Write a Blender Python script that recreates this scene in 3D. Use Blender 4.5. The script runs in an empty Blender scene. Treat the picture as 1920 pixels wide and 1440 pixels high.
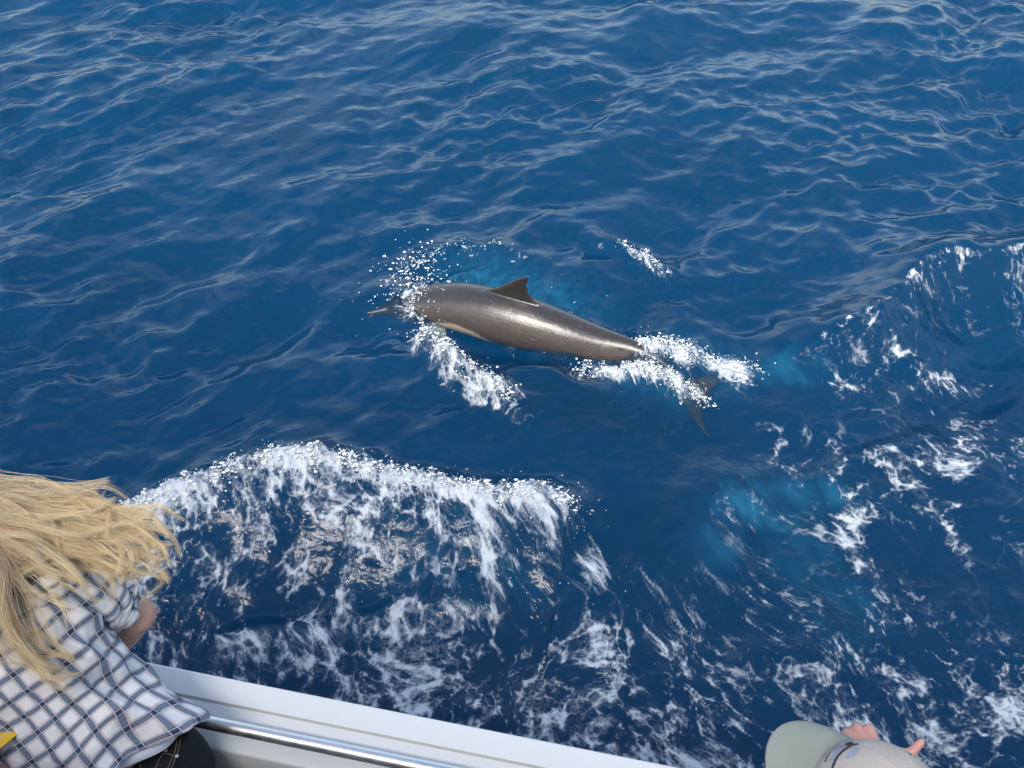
import bpy, bmesh, math, random
import numpy as np
from mathutils import Vector, Matrix
R = math.radians
rng = np.random.default_rng(11)
random.seed(5)
sc = bpy.context.scene
COL = sc.collection

# ------------------------------------------------------------------ camera, sky, sun, exposure
cam = bpy.data.cameras.new('camera')
cam.sensor_width = 36.0
cam.lens = 36.0 * 1844.0 / 1920.0
cam.clip_start = 0.05
cam.clip_end = 3000
camo = bpy.data.objects.new('camera', cam)
camo.location = (0, 0, 4.0)
camo.rotation_euler = (R(90 - 42), 0, 0)
COL.objects.link(camo)
sc.camera = camo

SUN_EL, SUN_AZ = 44.0, 198.0          # azimuth clockwise from +Y: behind the boat
world = bpy.data.worlds.new('World')
sc.world = world
world.use_nodes = True
wn = world.node_tree
sky = wn.nodes.new('ShaderNodeTexSky')
sky.sky_type = 'NISHITA'
sky.sun_disc = False
sky.sun_elevation = R(SUN_EL)
sky.sun_rotation = R(SUN_AZ)
sky.air_density = 1.0
sky.dust_density = 1.4
sky.ozone_density = 1.0
hz = wn.nodes.new('ShaderNodeMix'); hz.data_type = 'RGBA'          # broken thin cloud over the whole sky
tc = wn.nodes.new('ShaderNodeTexCoord'); cn = wn.nodes.new('ShaderNodeTexNoise')
cn.inputs['Scale'].default_value = 4.2; cn.inputs['Detail'].default_value = 7; cn.inputs['Roughness'].default_value = 0.62
mr = wn.nodes.new('ShaderNodeMapRange'); mr.inputs[1].default_value = 0.50; mr.inputs[2].default_value = 0.64; mr.inputs[3].default_value = 0.02; mr.inputs[4].default_value = 0.38
wn.links.new(tc.outputs['Generated'], cn.inputs['Vector']); wn.links.new(cn.outputs[0], mr.inputs[0]); wn.links.new(mr.outputs[0], hz.inputs[0])
wn.links.new(sky.outputs[0], hz.inputs[6]); hz.inputs[7].default_value = (7.4, 7.4, 6.6, 1)
wn.links.new(hz.outputs[2], wn.nodes['Background'].inputs[0])
wn.nodes['Background'].inputs[1].default_value = 0.075
sun = bpy.data.lights.new('sun', 'SUN')
sun.energy = 2.4
sun.angle = R(40)
sun.color = (1.0, 0.94, 0.86)
suno = bpy.data.objects.new('sun', sun)
sd = Vector((math.sin(R(SUN_AZ)) * math.cos(R(SUN_EL)), math.cos(R(SUN_AZ)) * math.cos(R(SUN_EL)), math.sin(R(SUN_EL))))
suno.rotation_euler = (-sd).to_track_quat('-Z', 'Y').to_euler()
suno.location = sd * 40
COL.objects.link(suno)
sc.view_settings.view_transform = 'Standard'
sc.view_settings.look = 'None'
sc.view_settings.gamma = 1.0
sc.view_settings.exposure = 1.80
sc.cycles.use_denoising = True
sc.cycles.max_bounces = 5
sc.cycles.diffuse_bounces = 2
sc.cycles.glossy_bounces = 3
sc.cycles.use_adaptive_sampling = True
sc.cycles.adaptive_threshold = 0.02
sc.cycles.transparent_max_bounces = 6
sc.cycles.sample_clamp_indirect = 6.0
sc.cycles.caustics_reflective = False
sc.cycles.caustics_refractive = False

# ------------------------------------------------------------------ helpers
def V(*a): return Vector(a)

def tag(o, label=None, cat=None, group=None, kind=None):
    if label: o['label'] = label
    if cat: o['category'] = cat
    if group: o['group'] = group
    if kind: o['kind'] = kind
    return o

def empty(name, loc):
    o = bpy.data.objects.new(name, None)
    o.location = loc
    o.empty_display_size = 0.1
    COL.objects.link(o)
    return o

def link(name, me, mat=None, parent=None, smooth=True):
    o = bpy.data.objects.new(name, me)
    COL.objects.link(o)
    if mat is not None:
        me.materials.clear()
        me.materials.append(mat)
    if smooth and len(me.polygons):
        me.polygons.foreach_set('use_smooth', np.ones(len(me.polygons), dtype=bool))
    if parent is not None:
        o.parent = parent
        root = parent
        off = Vector((0, 0, 0))
        while root is not None:
            off += root.location
            root = root.parent
        me.transform(Matrix.Translation(-off))
    return o

def mesh(name, verts, faces):
    me = bpy.data.meshes.new(name)
    me.from_pydata([tuple(v) for v in verts], [], faces)
    me.update()
    return me

def add_attr(me, name, arr, typ='FLOAT'):
    a = me.attributes.new(name, typ, 'POINT')
    if typ == 'FLOAT':
        a.data.foreach_set('value', np.asarray(arr, dtype=np.float32).ravel())
    elif typ == 'FLOAT_VECTOR':
        a.data.foreach_set('vector', np.asarray(arr, dtype=np.float32).ravel())

class Geo:
    """collects verts and faces"""
    def __init__(s): s.v = []; s.f = []
    def add(s, v, f):
        b = len(s.v)
        s.v += [tuple(q) for q in v]
        s.f += [tuple(i + b for i in q) for q in f]
        return s
    def mesh(s, name): return mesh(name, s.v, s.f)

def loft(secs, n=24, close=True, power=2.0):
    """secs: (centre, side, fwd, rs, rf); ellipse or superellipse rings joined end to end"""
    v, f = [], []
    for c, s, w, rs, rf in secs:
        c = Vector(c); s = Vector(s).normalized(); w = Vector(w).normalized()
        for k in range(n):
            a = 2 * math.pi * k / n
            ca, sa = math.cos(a), math.sin(a)
            e = 2.0 / power
            x = math.copysign(abs(ca) ** e, ca) * rs
            y = math.copysign(abs(sa) ** e, sa) * rf
            v.append(c + s * x + w * y)
    m = len(secs)
    for i in range(m - 1):
        for k in range(n):
            a, b = i * n + k, i * n + (k + 1) % n
            f.append((a, b, b + n, a + n))
    if close:
        c0 = len(v); v.append(Vector(secs[0][0])); c1 = len(v); v.append(Vector(secs[-1][0]))
        for k in range(n):
            f.append((c0, (k + 1) % n, k))
            f.append((c1, (m - 1) * n + k, (m - 1) * n + (k + 1) % n))
    return v, f

def catmull(pts, n):
    P = [Vector(p) for p in pts]
    P = [P[0] * 2 - P[1]] + P + [P[-1] * 2 - P[-2]]
    out = []
    segs = len(P) - 3
    for j in range(n):
        t = j / (n - 1) * segs
        i = min(int(t), segs - 1); t -= i
        a, b, c, d = P[i:i + 4]
        out.append(0.5 * ((2 * b) + (c - a) * t + (2 * a - 5 * b + 4 * c - d) * t * t + (3 * b - a - 3 * c + d) * t ** 3))
    return out

def tube(pts, rad, n=10, close=True):
    """round tube through pts with radius list"""
    P = [Vector(p) for p in pts]
    if not hasattr(rad, '__len__'): rad = [rad] * len(P)
    secs = []
    s = None
    for i, p in enumerate(P):
        t = (P[min(i + 1, len(P) - 1)] - P[max(i - 1, 0)]).normalized()
        if s is None:
            s = t.orthogonal().normalized()
        else:
            s = (s - t * s.dot(t)).normalized()
        secs.append((p, s, t.cross(s), rad[i], rad[i]))
    return loft(secs, n, close)

def limb(pts, rads, n=14, m=16):
    """smooth tapering limb through joints"""
    k = len(pts)
    C = catmull(pts, m)
    rr = np.interp(np.linspace(0, k - 1, m), range(k), rads)
    return tube(C, list(rr), n)

def ball(c, r, n=16, m=10, ax=None):
    c = Vector(c)
    if not hasattr(r, '__len__'): r = (r, r, r)
    ax = ax or (V(1, 0, 0), V(0, 1, 0), V(0, 0, 1))
    secs = []
    for i in range(m + 1):
        t = math.pi * (0.03 + 0.94 * i / m)
        secs.append((c - ax[2] * (r[2] * math.cos(t)), ax[0], ax[1], r[0] * math.sin(t), r[1] * math.sin(t)))
    return loft(secs, n)

def fuse(name, geo, voxel, smooth=3, mat=None, parent=None):
    """union of overlapping closed shapes into one continuous skin"""
    me = geo.mesh('tmp')
    o = bpy.data.objects.new('tmp', me)
    COL.objects.link(o)
    r = o.modifiers.new('r', 'REMESH'); r.mode = 'VOXEL'; r.voxel_size = voxel; r.use_smooth_shade = True
    s = o.modifiers.new('s', 'SMOOTH'); s.factor = 0.5; s.iterations = smooth
    dg = bpy.context.evaluated_depsgraph_get()
    m2 = bpy.data.meshes.new_from_object(o.evaluated_get(dg))
    bpy.data.objects.remove(o); bpy.data.meshes.remove(me)
    m2.name = name
    return link(name, m2, mat, parent)

def box_geo(g, c, ax, h):
    """oriented box: centre, three unit axes, half sizes"""
    c = Vector(c)
    v = []
    for i in (-1, 1):
        for j in (-1, 1):
            for k in (-1, 1):
                v.append(c + ax[0] * (i * h[0]) + ax[1] * (j * h[1]) + ax[2] * (k * h[2]))
    f = [(0, 1, 3, 2), (4, 6, 7, 5), (0, 4, 5, 1), (2, 3, 7, 6), (0, 2, 6, 4), (1, 5, 7, 3)]
    return g.add(v, f)

def bevel(o, w=0.004, seg=2):
    m = o.modifiers.new('bevel', 'BEVEL'); m.width = w; m.segments = seg; m.limit_method = 'ANGLE'
    return o

# numpy gradient noise -------------------------------------------------
_GR = {}
def perlin(x, y, seed=0):
    if seed not in _GR:
        ang = np.random.default_rng(seed).random((256, 256)) * 2 * np.pi
        _GR[seed] = (np.cos(ang), np.sin(ang))
    gx, gy = _GR[seed]
    xi = np.floor(x).astype(np.int64); yi = np.floor(y).astype(np.int64)
    fx = x - xi; fy = y - yi
    u = fx * fx * fx * (fx * (fx * 6 - 15) + 10); w = fy * fy * fy * (fy * (fy * 6 - 15) + 10)
    def g(i, j):
        a = (xi + i) & 255; b = (yi + j) & 255
        return gx[a, b] * (fx - i) + gy[a, b] * (fy - j)
    n0 = g(0, 0) * (1 - u) + g(1, 0) * u
    n1 = g(0, 1) * (1 - u) + g(1, 1) * u
    return (n0 * (1 - w) + n1 * w) * 1.5

def fbm(x, y, seed=0, oct=4, gain=0.5):
    s = 0; a = 1; t = 0
    for o in range(oct):
        s = s + a * perlin(x * 2 ** o + 17.3 * o, y * 2 ** o - 9.1 * o, seed + o)
        t += a; a *= gain
    return s / t

def sstep(a, b, x):
    t = np.clip((x - a) / (b - a), 0, 1)
    return t * t * (3 - 2 * t)

# node helpers ---------------------------------------------------------
class NT:
    def __init__(s, name):
        s.m = bpy.data.materials.new(name); s.m.use_nodes = True
        s.t = s.m.node_tree; s.t.nodes.clear()
        s.out = s.n('ShaderNodeOutputMaterial')
    def n(s, typ, **k):
        nd = s.t.nodes.new(typ)
        for a, b in k.items(): setattr(nd, a, b)
        return nd
    def l(s, a, b): s.t.links.new(a, b)
    def put(s, sock, v):
        if isinstance(v, bpy.types.NodeSocket): s.l(v, sock)
        elif v is not None: sock.default_value = v
    def math(s, op, a, b=None, c=None, clamp=False):
        nd = s.n('ShaderNodeMath', operation=op, use_clamp=clamp)
        for i, q in enumerate((a, b, c)):
            if q is not None: s.put(nd.inputs[i], q)
        return nd.outputs[0]
    def mix(s, fac, a, b, blend='MIX'):
        nd = s.n('ShaderNodeMix', data_type='RGBA', blend_type=blend)
        s.put(nd.inputs[0], fac)
        s.put(nd.inputs[6], a if not isinstance(a, tuple) else (*a[:3], 1))
        s.put(nd.inputs[7], b if not isinstance(b, tuple) else (*b[:3], 1))
        return nd.outputs[2]
    def ramp(s, x, a, b, lo=0.0, hi=1.0):
        nd = s.n('ShaderNodeMapRange', interpolation_type='SMOOTHSTEP')
        s.put(nd.inputs[0], x); s.put(nd.inputs[1], a); s.put(nd.inputs[2], b); nd.inputs[3].default_value = lo; nd.inputs[4].default_value = hi
        return nd.outputs[0]
    def noise(s, vec, scale, detail=3, rough=0.5, dist=0.0):
        nd = s.n('ShaderNodeTexNoise')
        if vec is not None: s.l(vec, nd.inputs['Vector'])
        nd.inputs['Scale'].default_value = scale; nd.inputs['Detail'].default_value = detail
        nd.inputs['Roughness'].default_value = rough; nd.inputs['Distortion'].default_value = dist
        return nd.outputs[0]
    def attr(s, name):
        return s.n('ShaderNodeAttribute', attribute_name=name)
    def pos(s): return s.n('ShaderNodeNewGeometry').outputs['Position']
    def objc(s): return s.n('ShaderNodeTexCoord').outputs['Object']
    def scale(s, vec, sx, sy, sz):
        nd = s.n('ShaderNodeMapping'); s.l(vec, nd.inputs[0]); nd.inputs[3].default_value = (sx, sy, sz)
        return nd.outputs[0]
    def bump(s, h, strength, dist=0.01, normal=None):
        nd = s.n('ShaderNodeBump'); s.put(nd.inputs['Strength'], strength); nd.inputs['Distance'].default_value = dist
        s.l(h, nd.inputs['Height'])
        if normal is not None: s.l(normal, nd.inputs['Normal'])
        return nd.outputs[0]
    def bsdf(s, color, rough=0.5, spec=0.5, metal=0.0, normal=None, **k):
        nd = s.n('ShaderNodeBsdfPrincipled')
        s.put(nd.inputs['Base Color'], color if not isinstance(color, tuple) else (*color[:3], 1))
        s.put(nd.inputs['Roughness'], rough); s.put(nd.inputs['Metallic'], metal)
        s.put(nd.inputs['Specular IOR Level'], spec)
        if normal is not None: s.l(normal, nd.inputs['Normal'])
        for a, b in k.items(): s.put(nd.inputs[a.replace('_', ' ')], b)
        return nd
    def end(s, shader): s.l(shader, s.out.inputs[0]); return s.m

def plain(name, color, rough=0.5, var=0.12, scale=8.0, spec=0.5, metal=0.0, bump=0.0, bscale=60.0, **k):
    t = NT(name)
    p = t.objc()
    n = t.noise(p, scale, 4, 0.6)
    dark = tuple(c * (1 - var) for c in color); lite = tuple(min(1, c * (1 + var)) for c in color)
    c = t.mix(n, dark, lite)
    r = t.ramp(t.noise(p, scale * 2.3, 3), 0.3, 0.7, max(0.02, rough - 0.06), min(1, rough + 0.06))
    nm = t.bump(t.noise(p, bscale, 4, 0.6), bump, 0.004) if bump > 0 else None
    return t.end(t.bsdf(c, r, spec, metal, nm, **k).outputs[0])

# ------------------------------------------------------------------ materials
def water_material():
    t = NT('sea_water')
    pos = t.pos()
    foam = t.attr('foam').outputs['Fac']
    aer = t.attr('aerated').outputs['Fac']
    fp = t.attr('flow').outputs['Vector']
    chop = t.attr('chop').outputs['Fac']
    # foam lace
    lowa = t.attr('lace').outputs['Fac']
    n2 = t.noise(fp, 17.0, 4, 0.62, 0.5)
    n3 = t.noise(pos, 75.0, 2, 0.6)
    vo2 = t.n('ShaderNodeTexVoronoi', feature='DISTANCE_TO_EDGE'); t.l(fp, vo2.inputs['Vector']); vo2.inputs['Scale'].default_value = 24.0
    vo = t.n('ShaderNodeTexVoronoi', feature='DISTANCE_TO_EDGE'); t.l(fp, vo.inputs['Vector']); vo.inputs['Scale'].default_value = 10.0
    lace = t.math('ADD', t.ramp(vo2.outputs['Distance'], 0.0, 0.2, 0.16, -0.08), t.ramp(vo.outputs['Distance'], 0.0, 0.17, 0.22, -0.10))
    a = t.math('ADD', lowa, foam)
    a = t.math('MULTIPLY_ADD', t.math('SUBTRACT', n2, 0.5), 1.1, a)
    a = t.math('MULTIPLY_ADD', t.math('SUBTRACT', n3, 0.5), 0.5, a)
    a = t.math('ADD', a, lace)
    gate = t.ramp(foam, 0.02, 0.22)
    ff = t.math('MULTIPLY', t.ramp(a, 0.36, 1.22), gate)
    n4 = t.noise(fp, 46.0, 2, 0.65)
    veil = t.math('MULTIPLY', t.ramp(t.math('ADD', foam, t.math('MULTIPLY', lowa, 0.7)), 0.15, 0.95), t.ramp(t.math('MULTIPLY_ADD', n3, 0.5, n4), 0.66, 0.95))
    ff = t.math('MAXIMUM', t.math('MULTIPLY', ff, 0.84), t.math('MULTIPLY', t.math('MULTIPLY', veil, gate), 0.55))
    # ripples finer than the mesh
    ps = t.n('ShaderNodeMapping'); t.l(pos, ps.inputs[0]); ps.inputs[2].default_value = (0, 0, R(-38)); ps.inputs[3].default_value = (0.45, 1.0, 1.0)
    r2 = t.noise(ps.outputs[0], 18.0, 3, 0.55)
    f1 = t.noise(fp, 30.0, 2, 0.6, 0.8)
    hgt = t.math('MULTIPLY_ADD', t.math('MULTIPLY', f1, chop), 0.9, t.math('MULTIPLY', r2, 0.55))
    nm = t.bump(hgt, 0.30, 0.025)
    # body of the water: light scattered back from below plus what shows through
    deep = t.mix(t.noise(pos, 0.55, 2), (0.0019, 0.042, 0.098), (0.0026, 0.054, 0.126))
    body = t.mix(aer, deep, (0.022, 0.19, 0.33))
    dif = t.n('ShaderNodeBsdfDiffuse'); t.l(body, dif.inputs[0]); t.l(nm, dif.inputs[2])
    film = t.attr('film').outputs['Fac']
    tr = t.n('ShaderNodeBsdfTransparent'); t.l(t.mix(film, (0.62, 0.80, 0.90), (0.88, 0.90, 0.92)), tr.inputs[0])
    m1 = t.n('ShaderNodeMixShader'); t.put(m1.inputs[0], t.math('MULTIPLY_ADD', film, 0.24, t.math('MULTIPLY_ADD', aer, -0.25, 0.60))); t.l(dif.outputs[0], m1.inputs[1]); t.l(tr.outputs[0], m1.inputs[2])
    gl = t.n('ShaderNodeBsdfGlossy'); gl.inputs['Roughness'].default_value = 0.035; t.l(nm, gl.inputs['Normal'])
    fr = t.n('ShaderNodeFresnel'); fr.inputs[0].default_value = 1.34; t.l(nm, fr.inputs['Normal'])
    m2 = t.n('ShaderNodeMixShader'); t.l(fr.outputs[0], m2.inputs[0]); t.l(m1.outputs[0], m2.inputs[1]); t.l(gl.outputs[0], m2.inputs[2])
    fb = t.bump(t.math('MULTIPLY_ADD', n3, 0.4, n2), 0.9, 0.022)
    fo = t.bsdf(t.mix(n2, (0.56, 0.63, 0.69), (0.80, 0.83, 0.86)), 0.5, 0.4, 0.0, fb)
    m3 = t.n('ShaderNodeMixShader'); t.l(ff, m3.inputs[0]); t.l(m2.outputs[0], m3.inputs[1]); t.l(fo.outputs[0], m3.inputs[2])
    return t.end(m3.outputs[0])

def plaid_material():
    t = NT('plaid_cotton')
    uv = t.n('ShaderNodeUVMap').outputs[0]
    sep = t.n('ShaderNodeSeparateXYZ'); t.l(uv, sep.inputs[0])
    pitch = 0.049
    wn_ = t.n('ShaderNodeTexNoise'); t.l(t.scale(uv, 9, 9, 1), wn_.inputs['Vector']); wn_.inputs['Scale'].default_value = 1.0
    ws = t.n('ShaderNodeVectorMath', operation='SCALE'); t.l(wn_.outputs['Color'], ws.inputs[0]); ws.inputs['Scale'].default_value = 0.016
    wa = t.n('ShaderNodeVectorMath', operation='ADD'); t.l(uv, wa.inputs[0]); t.l(ws.outputs[0], wa.inputs[1])
    sep = t.n('ShaderNodeSeparateXYZ'); t.l(wa.outputs[0], sep.inputs[0])
    def bands(c, ph):
        f = t.math('FRACT', t.math('MULTIPLY_ADD', c, 1 / pitch, ph))
        d = t.math('ABSOLUTE', t.math('SUBTRACT', f, 0.5))
        navy = t.ramp(d, 0.115, 0.175, 1, 0)
        halo = t.ramp(d, 0.11, 0.29, 1, 0)
        thin = t.ramp(t.math('ABSOLUTE', t.math('SUBTRACT', d, 0.13)), 0.010, 0.022, 1, 0)
        col = t.mix(halo, (1, 1, 1), (0.66, 0.55, 0.56))
        col = t.mix(navy, col, (0.20, 0.255, 0.35))
        return col, thin
    cu, tu = bands(sep.outputs[0], 0.31)
    cv, tv = bands(sep.outputs[1], 0.12)
    col = t.mix(1.0, cu, cv, 'MULTIPLY')
    col = t.mix(1.0, col, (0.84, 0.83, 0.83), 'MULTIPLY')
    col = t.mix(t.math('MULTIPLY', t.math('MAXIMUM', tu, tv), 0.75), col, (0.74, 0.74, 0.76))
    w = t.noise(t.scale(uv, 900, 900, 1), 1.0, 2)
    wr = t.noise(t.objc(), 16, 4, 0.6, 1.0)
    nm = t.bump(t.math('MULTIPLY_ADD', w, 0.1, wr), 0.5, 0.012)
    return t.end(t.bsdf(col, 0.85, 0.2, 0, nm, Sheen_Weight=0.2).outputs[0])

def hair_material():
    t = NT('blonde_hair')
    rn = t.n('ShaderNodeNewGeometry').outputs['Random Per Island']
    k = t.attr('along').outputs['Fac']
    c1 = t.mix(rn, (0.72, 0.49, 0.23), (1.0, 0.86, 0.56))
    c0 = t.mix(rn, (0.46, 0.32, 0.20), (0.82, 0.64, 0.42))
    c = t.mix(t.ramp(k, 0.15, 0.75), c0, c1)
    return t.end(t.bsdf(c, 0.42, 0.45, 0).outputs[0])

def dolphin_material():
    t = NT('wet_dolphin_skin')
    a = t.attr('belly').outputs['Fac']; b = t.attr('cape').outputs['Fac']
    p = t.objc()
    n = t.noise(p, 9, 5, 0.6, 0.4)
    c = t.mix(t.math('MULTIPLY_ADD', n, 0.5, -0.1), (0.076, 0.063, 0.056), (0.122, 0.103, 0.092))
    c = t.mix(b, c, (0.030, 0.025, 0.023))
    c = t.mix(a, c, (0.56, 0.46, 0.33))
    s = t.noise(t.scale(p, 6, 60, 60), 3, 3)
    c = t.mix(t.ramp(s, 0.66, 0.74), c, t.mix(0.3, c, (0.5, 0.45, 0.42)))
    nm = t.bump(t.math('MULTIPLY_ADD', t.noise(p, 45, 3), 0.3, t.noise(p, 13, 4, 0.6, 0.8)), 0.42, 0.014)
    return t.end(t.bsdf(c, 0.36, 0.5, 0, nm, Coat_Weight=0.7, Coat_Roughness=0.26).outputs[0])

M = {}
M['water'] = water_material()
M['deep'] = plain('deep_sea', (0.004, 0.092, 0.225), 0.9, 0.2, 0.4, 0.0)
M['dolphin'] = dolphin_material()
M['plaid'] = plaid_material()
M['hair'] = hair_material()
M['skin'] = plain('skin', (0.62, 0.36, 0.27), 0.5, 0.10, 22, 0.4, bump=0.12, bscale=140, Subsurface_Weight=0.12)
M['skin2'] = plain('ruddy_skin', (0.66, 0.33, 0.27), 0.48, 0.12, 35, 0.4, bump=0.15, bscale=160, Subsurface_Weight=0.12)
def gelcoat():
    t = NT('white_gelcoat'); p = t.objc()
    big = t.noise(p, 2.2, 5, 0.6); sp = t.noise(t.scale(p, 6, 30, 30), 3.0, 5, 0.7); dots = t.noise(p, 130, 2, 0.5)
    c = t.mix(big, (0.80, 0.80, 0.78), (0.86, 0.86, 0.845))
    c = t.mix(t.math('MULTIPLY', t.ramp(sp, 0.60, 0.80), 0.30), c, (0.50, 0.49, 0.44))
    c = t.mix(t.math('MULTIPLY', t.ramp(dots, 0.74, 0.80), 0.5), c, (0.30, 0.29, 0.27))
    nm = t.bump(t.math('MULTIPLY_ADD', dots, 0.05, t.noise(p, 7, 3)), 0.10, 0.006)
    return t.end(t.bsdf(c, t.ramp(big, 0.3, 0.7, 0.26, 0.42), 0.5, 0, nm).outputs[0])
M['gel'] = gelcoat()
M['gel2'] = plain('inner_gelcoat', (0.74, 0.75, 0.74), 0.4, 0.05, 5, 0.45)
M['seam'] = plain('sealant', (0.52, 0.51, 0.47), 0.6, 0.15, 30, 0.3)
M['steel'] = plain('brushed_steel', (0.80, 0.79, 0.80), 0.36, 0.05, 14, 0.5, metal=1.0)
M['deck'] = plain('deck_grey', (0.24, 0.225, 0.21), 0.7, 0.15, 9, 0.3, bump=0.3, bscale=120)
M['cream'] = plain('cream_cabin', (0.70, 0.62, 0.53), 0.5, 0.05, 2, 0.4)
M['glass'] = plain('cabin_glass', (0.03, 0.035, 0.04), 0.08, 0.1, 2, 0.6)
M['denim'] = plain('black_denim', (0.012, 0.013, 0.018), 0.85, 0.35, 60, 0.25, bump=0.3, bscale=380)
M['stitch'] = plain('stitching', (0.20, 0.16, 0.10), 0.7, 0.2, 200, 0.3)
M['under'] = plain('pale_cotton', (0.68, 0.72, 0.82), 0.85, 0.06, 30, 0.2, bump=0.2, bscale=200)
M['capcloth'] = plain('stone_cotton', (0.50, 0.445, 0.40), 0.9, 0.09, 40, 0.15, bump=0.35, bscale=420)
M['brim'] = plain('sage_cotton', (0.30, 0.325, 0.285), 0.9, 0.06, 60, 0.15, bump=0.35, bscale=480)
M['ink'] = plain('navy_thread', (0.022, 0.022, 0.04), 0.7, 0.2, 200, 0.3)
M['blue'] = plain('light_blue_thread', (0.22, 0.36, 0.66), 0.7, 0.15, 200, 0.3)
M['yellow'] = plain('yellow_card', (0.80, 0.47, 0.035), 0.45, 0.06, 20, 0.4)
M['tan'] = plain('tan_cloth', (0.30, 0.26, 0.21), 0.9, 0.1, 30, 0.2, bump=0.2, bscale=200)
M['grey'] = plain('grey_cloth', (0.22, 0.23, 0.25), 0.9, 0.1, 30, 0.2, bump=0.2, bscale=200)
M['darkhair'] = plain('brown_hair', (0.08, 0.055, 0.035), 0.5, 0.3, 90, 0.4, bump=0.4, bscale=200)
M['shoe'] = plain('dark_shoe', (0.04, 0.04, 0.045), 0.6, 0.2, 30, 0.4)
t_ = NT('spray_water')
_n = t_.noise(t_.pos(), 60, 2)
M['spray'] = t_.end(t_.bsdf(t_.mix(_n, (0.70, 0.75, 0.79), (0.90, 0.92, 0.93)), 0.18, 0.6, 0).outputs[0])

# ------------------------------------------------------------------ the sea
def axis(lo, a, b, hi, d, dmax_near, near, grow=1.09):
    """fine between a and b, then growing"""
    mid = list(np.arange(a, b + 1e-6, d))
    def out(start, end, sgn):
        r, x, s = [], start, d
        while (end - x) * sgn > 0:
            dist = abs(x - start)
            s = d + (dmax_near - d) * min(1, dist / near) if dist < near else s * grow
            x += s * sgn; r.append(x)
        return r
    return np.array(out(a, lo, -1)[::-1] + mid + out(b, hi, 1))

XS = axis(-500, -2.7, 3.0, 500, 0.0125, 0.026, 3.2, 1.16)
YS = axis(-200, 1.9, 6.2, 900, 0.0115, 0.024, 4.6, 1.16)

# crest lines of the wakes, world metres
W1 = [(-2.75, 2.45), (-2.301, 2.921), (-2.103, 3.101), (-1.91, 3.255), (-1.732, 3.399), (-1.509, 3.511), (-1.277, 3.618), (-1.057, 3.665), (-0.906, 3.607), (-0.734, 3.579), (-0.504, 3.53), (-0.249, 3.443), (0.0, 3.428), (0.305, 3.454), (0.48, 3.38)]
W2 = [(-1.576, 2.649), (-1.228, 2.664), (-0.907, 2.693), (-0.763, 2.753), (-0.515, 2.829), (-0.284, 2.845), (-0.077, 2.798), (0.025, 2.723)]
W3 = [(9.0, 6.2), (6.0, 5.8), (4.543, 5.634), (3.979, 5.602), (3.492, 5.57), (3.256, 5.519), (2.798, 5.444), (2.601, 5.263), (2.395, 5.032), (2.14, 4.839), (1.864, 4.656), (1.645, 4.544), (1.395, 4.407)]
W4 = [(2.573, 4.044), (2.222, 3.893), (1.949, 3.769), (1.733, 3.61), (1.611, 3.458)]
D1 = [(-0.595, 4.93), (-0.53, 4.716), (-0.353, 4.464), (-0.189, 4.297), (-0.031, 4.191), (0.121, 4.004), (0.254, 3.91)]
D2 = [(-0.82, 5.492), (-0.597, 5.715), (-0.34, 5.814), (-0.075, 5.78), (0.148, 5.663), (0.294, 5.586)]
D3 = [(0.383, 5.949), (0.577, 5.997), (0.779, 5.881), (0.902, 5.78), (1.027, 5.554), (1.174, 5.28)]
T1 = [(0.428, 4.608), (0.62, 4.543), (0.81, 4.484), (0.995, 4.411), (1.167, 4.269)]
T2 = [(0.741, 4.8), (0.9, 4.711), (1.124, 4.644), (1.369, 4.533), (1.54, 4.50)]
BODY = [(-0.99, 5.26), (-0.75, 5.30), (-0.6, 5.27), (-0.316, 5.147), (-0.104, 5.036), (0.086, 4.953), (0.306, 4.869), (0.541, 4.799), (0.74, 4.74), (0.921, 4.663)]

def polydist(x, y, poly):
    """distance, signed so that the outboard side is positive, and 0..1 along"""
    best = np.full(x.shape, 1e9); sg = np.zeros(x.shape); al = np.zeros(x.shape)
    L = [0]
    for (ax, ay), (bx, by) in zip(poly, poly[1:]): L.append(L[-1] + math.hypot(bx - ax, by - ay))
    flip = 1 if poly[-1][0] > poly[0][0] else -1
    for i, ((ax, ay), (bx, by)) in enumerate(zip(poly, poly[1:])):
        dx, dy = bx - ax, by - ay
        l2 = dx * dx + dy * dy
        t = np.clip(((x - ax) * dx + (y - ay) * dy) / l2, 0, 1)
        d = np.hypot(x - ax - t * dx, y - ay - t * dy)
        s = np.sign(dx * (y - ay) - dy * (x - ax)) * flip
        k = d < best
        best = np.where(k, d, best); sg = np.where(k, s, sg)
        al = np.where(k, (L[i] + t * math.sqrt(l2)) / L[-1], al)
    return best * np.where(sg == 0, 1, sg), al

def ends(al, a=0.08, b=0.08):
    return sstep(0, a, al) * sstep(0, b, 1 - al)

NW = 110
_lam = np.exp(rng.uniform(math.log(0.19), math.log(3.2), NW))
_dir = R(128) + rng.normal(0, R(42), NW)      # travel direction
_amp = 0.0050 * (_lam / 0.5) ** 0.86 * rng.uniform(0.5, 1.5, NW) * np.interp(_lam, [0.19, 0.34, 0.6, 1.5, 2.2], [0.95, 1.05, 1.12, 1.0, 0.75])
_pha = rng.uniform(0, 2 * np.pi, NW)

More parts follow.
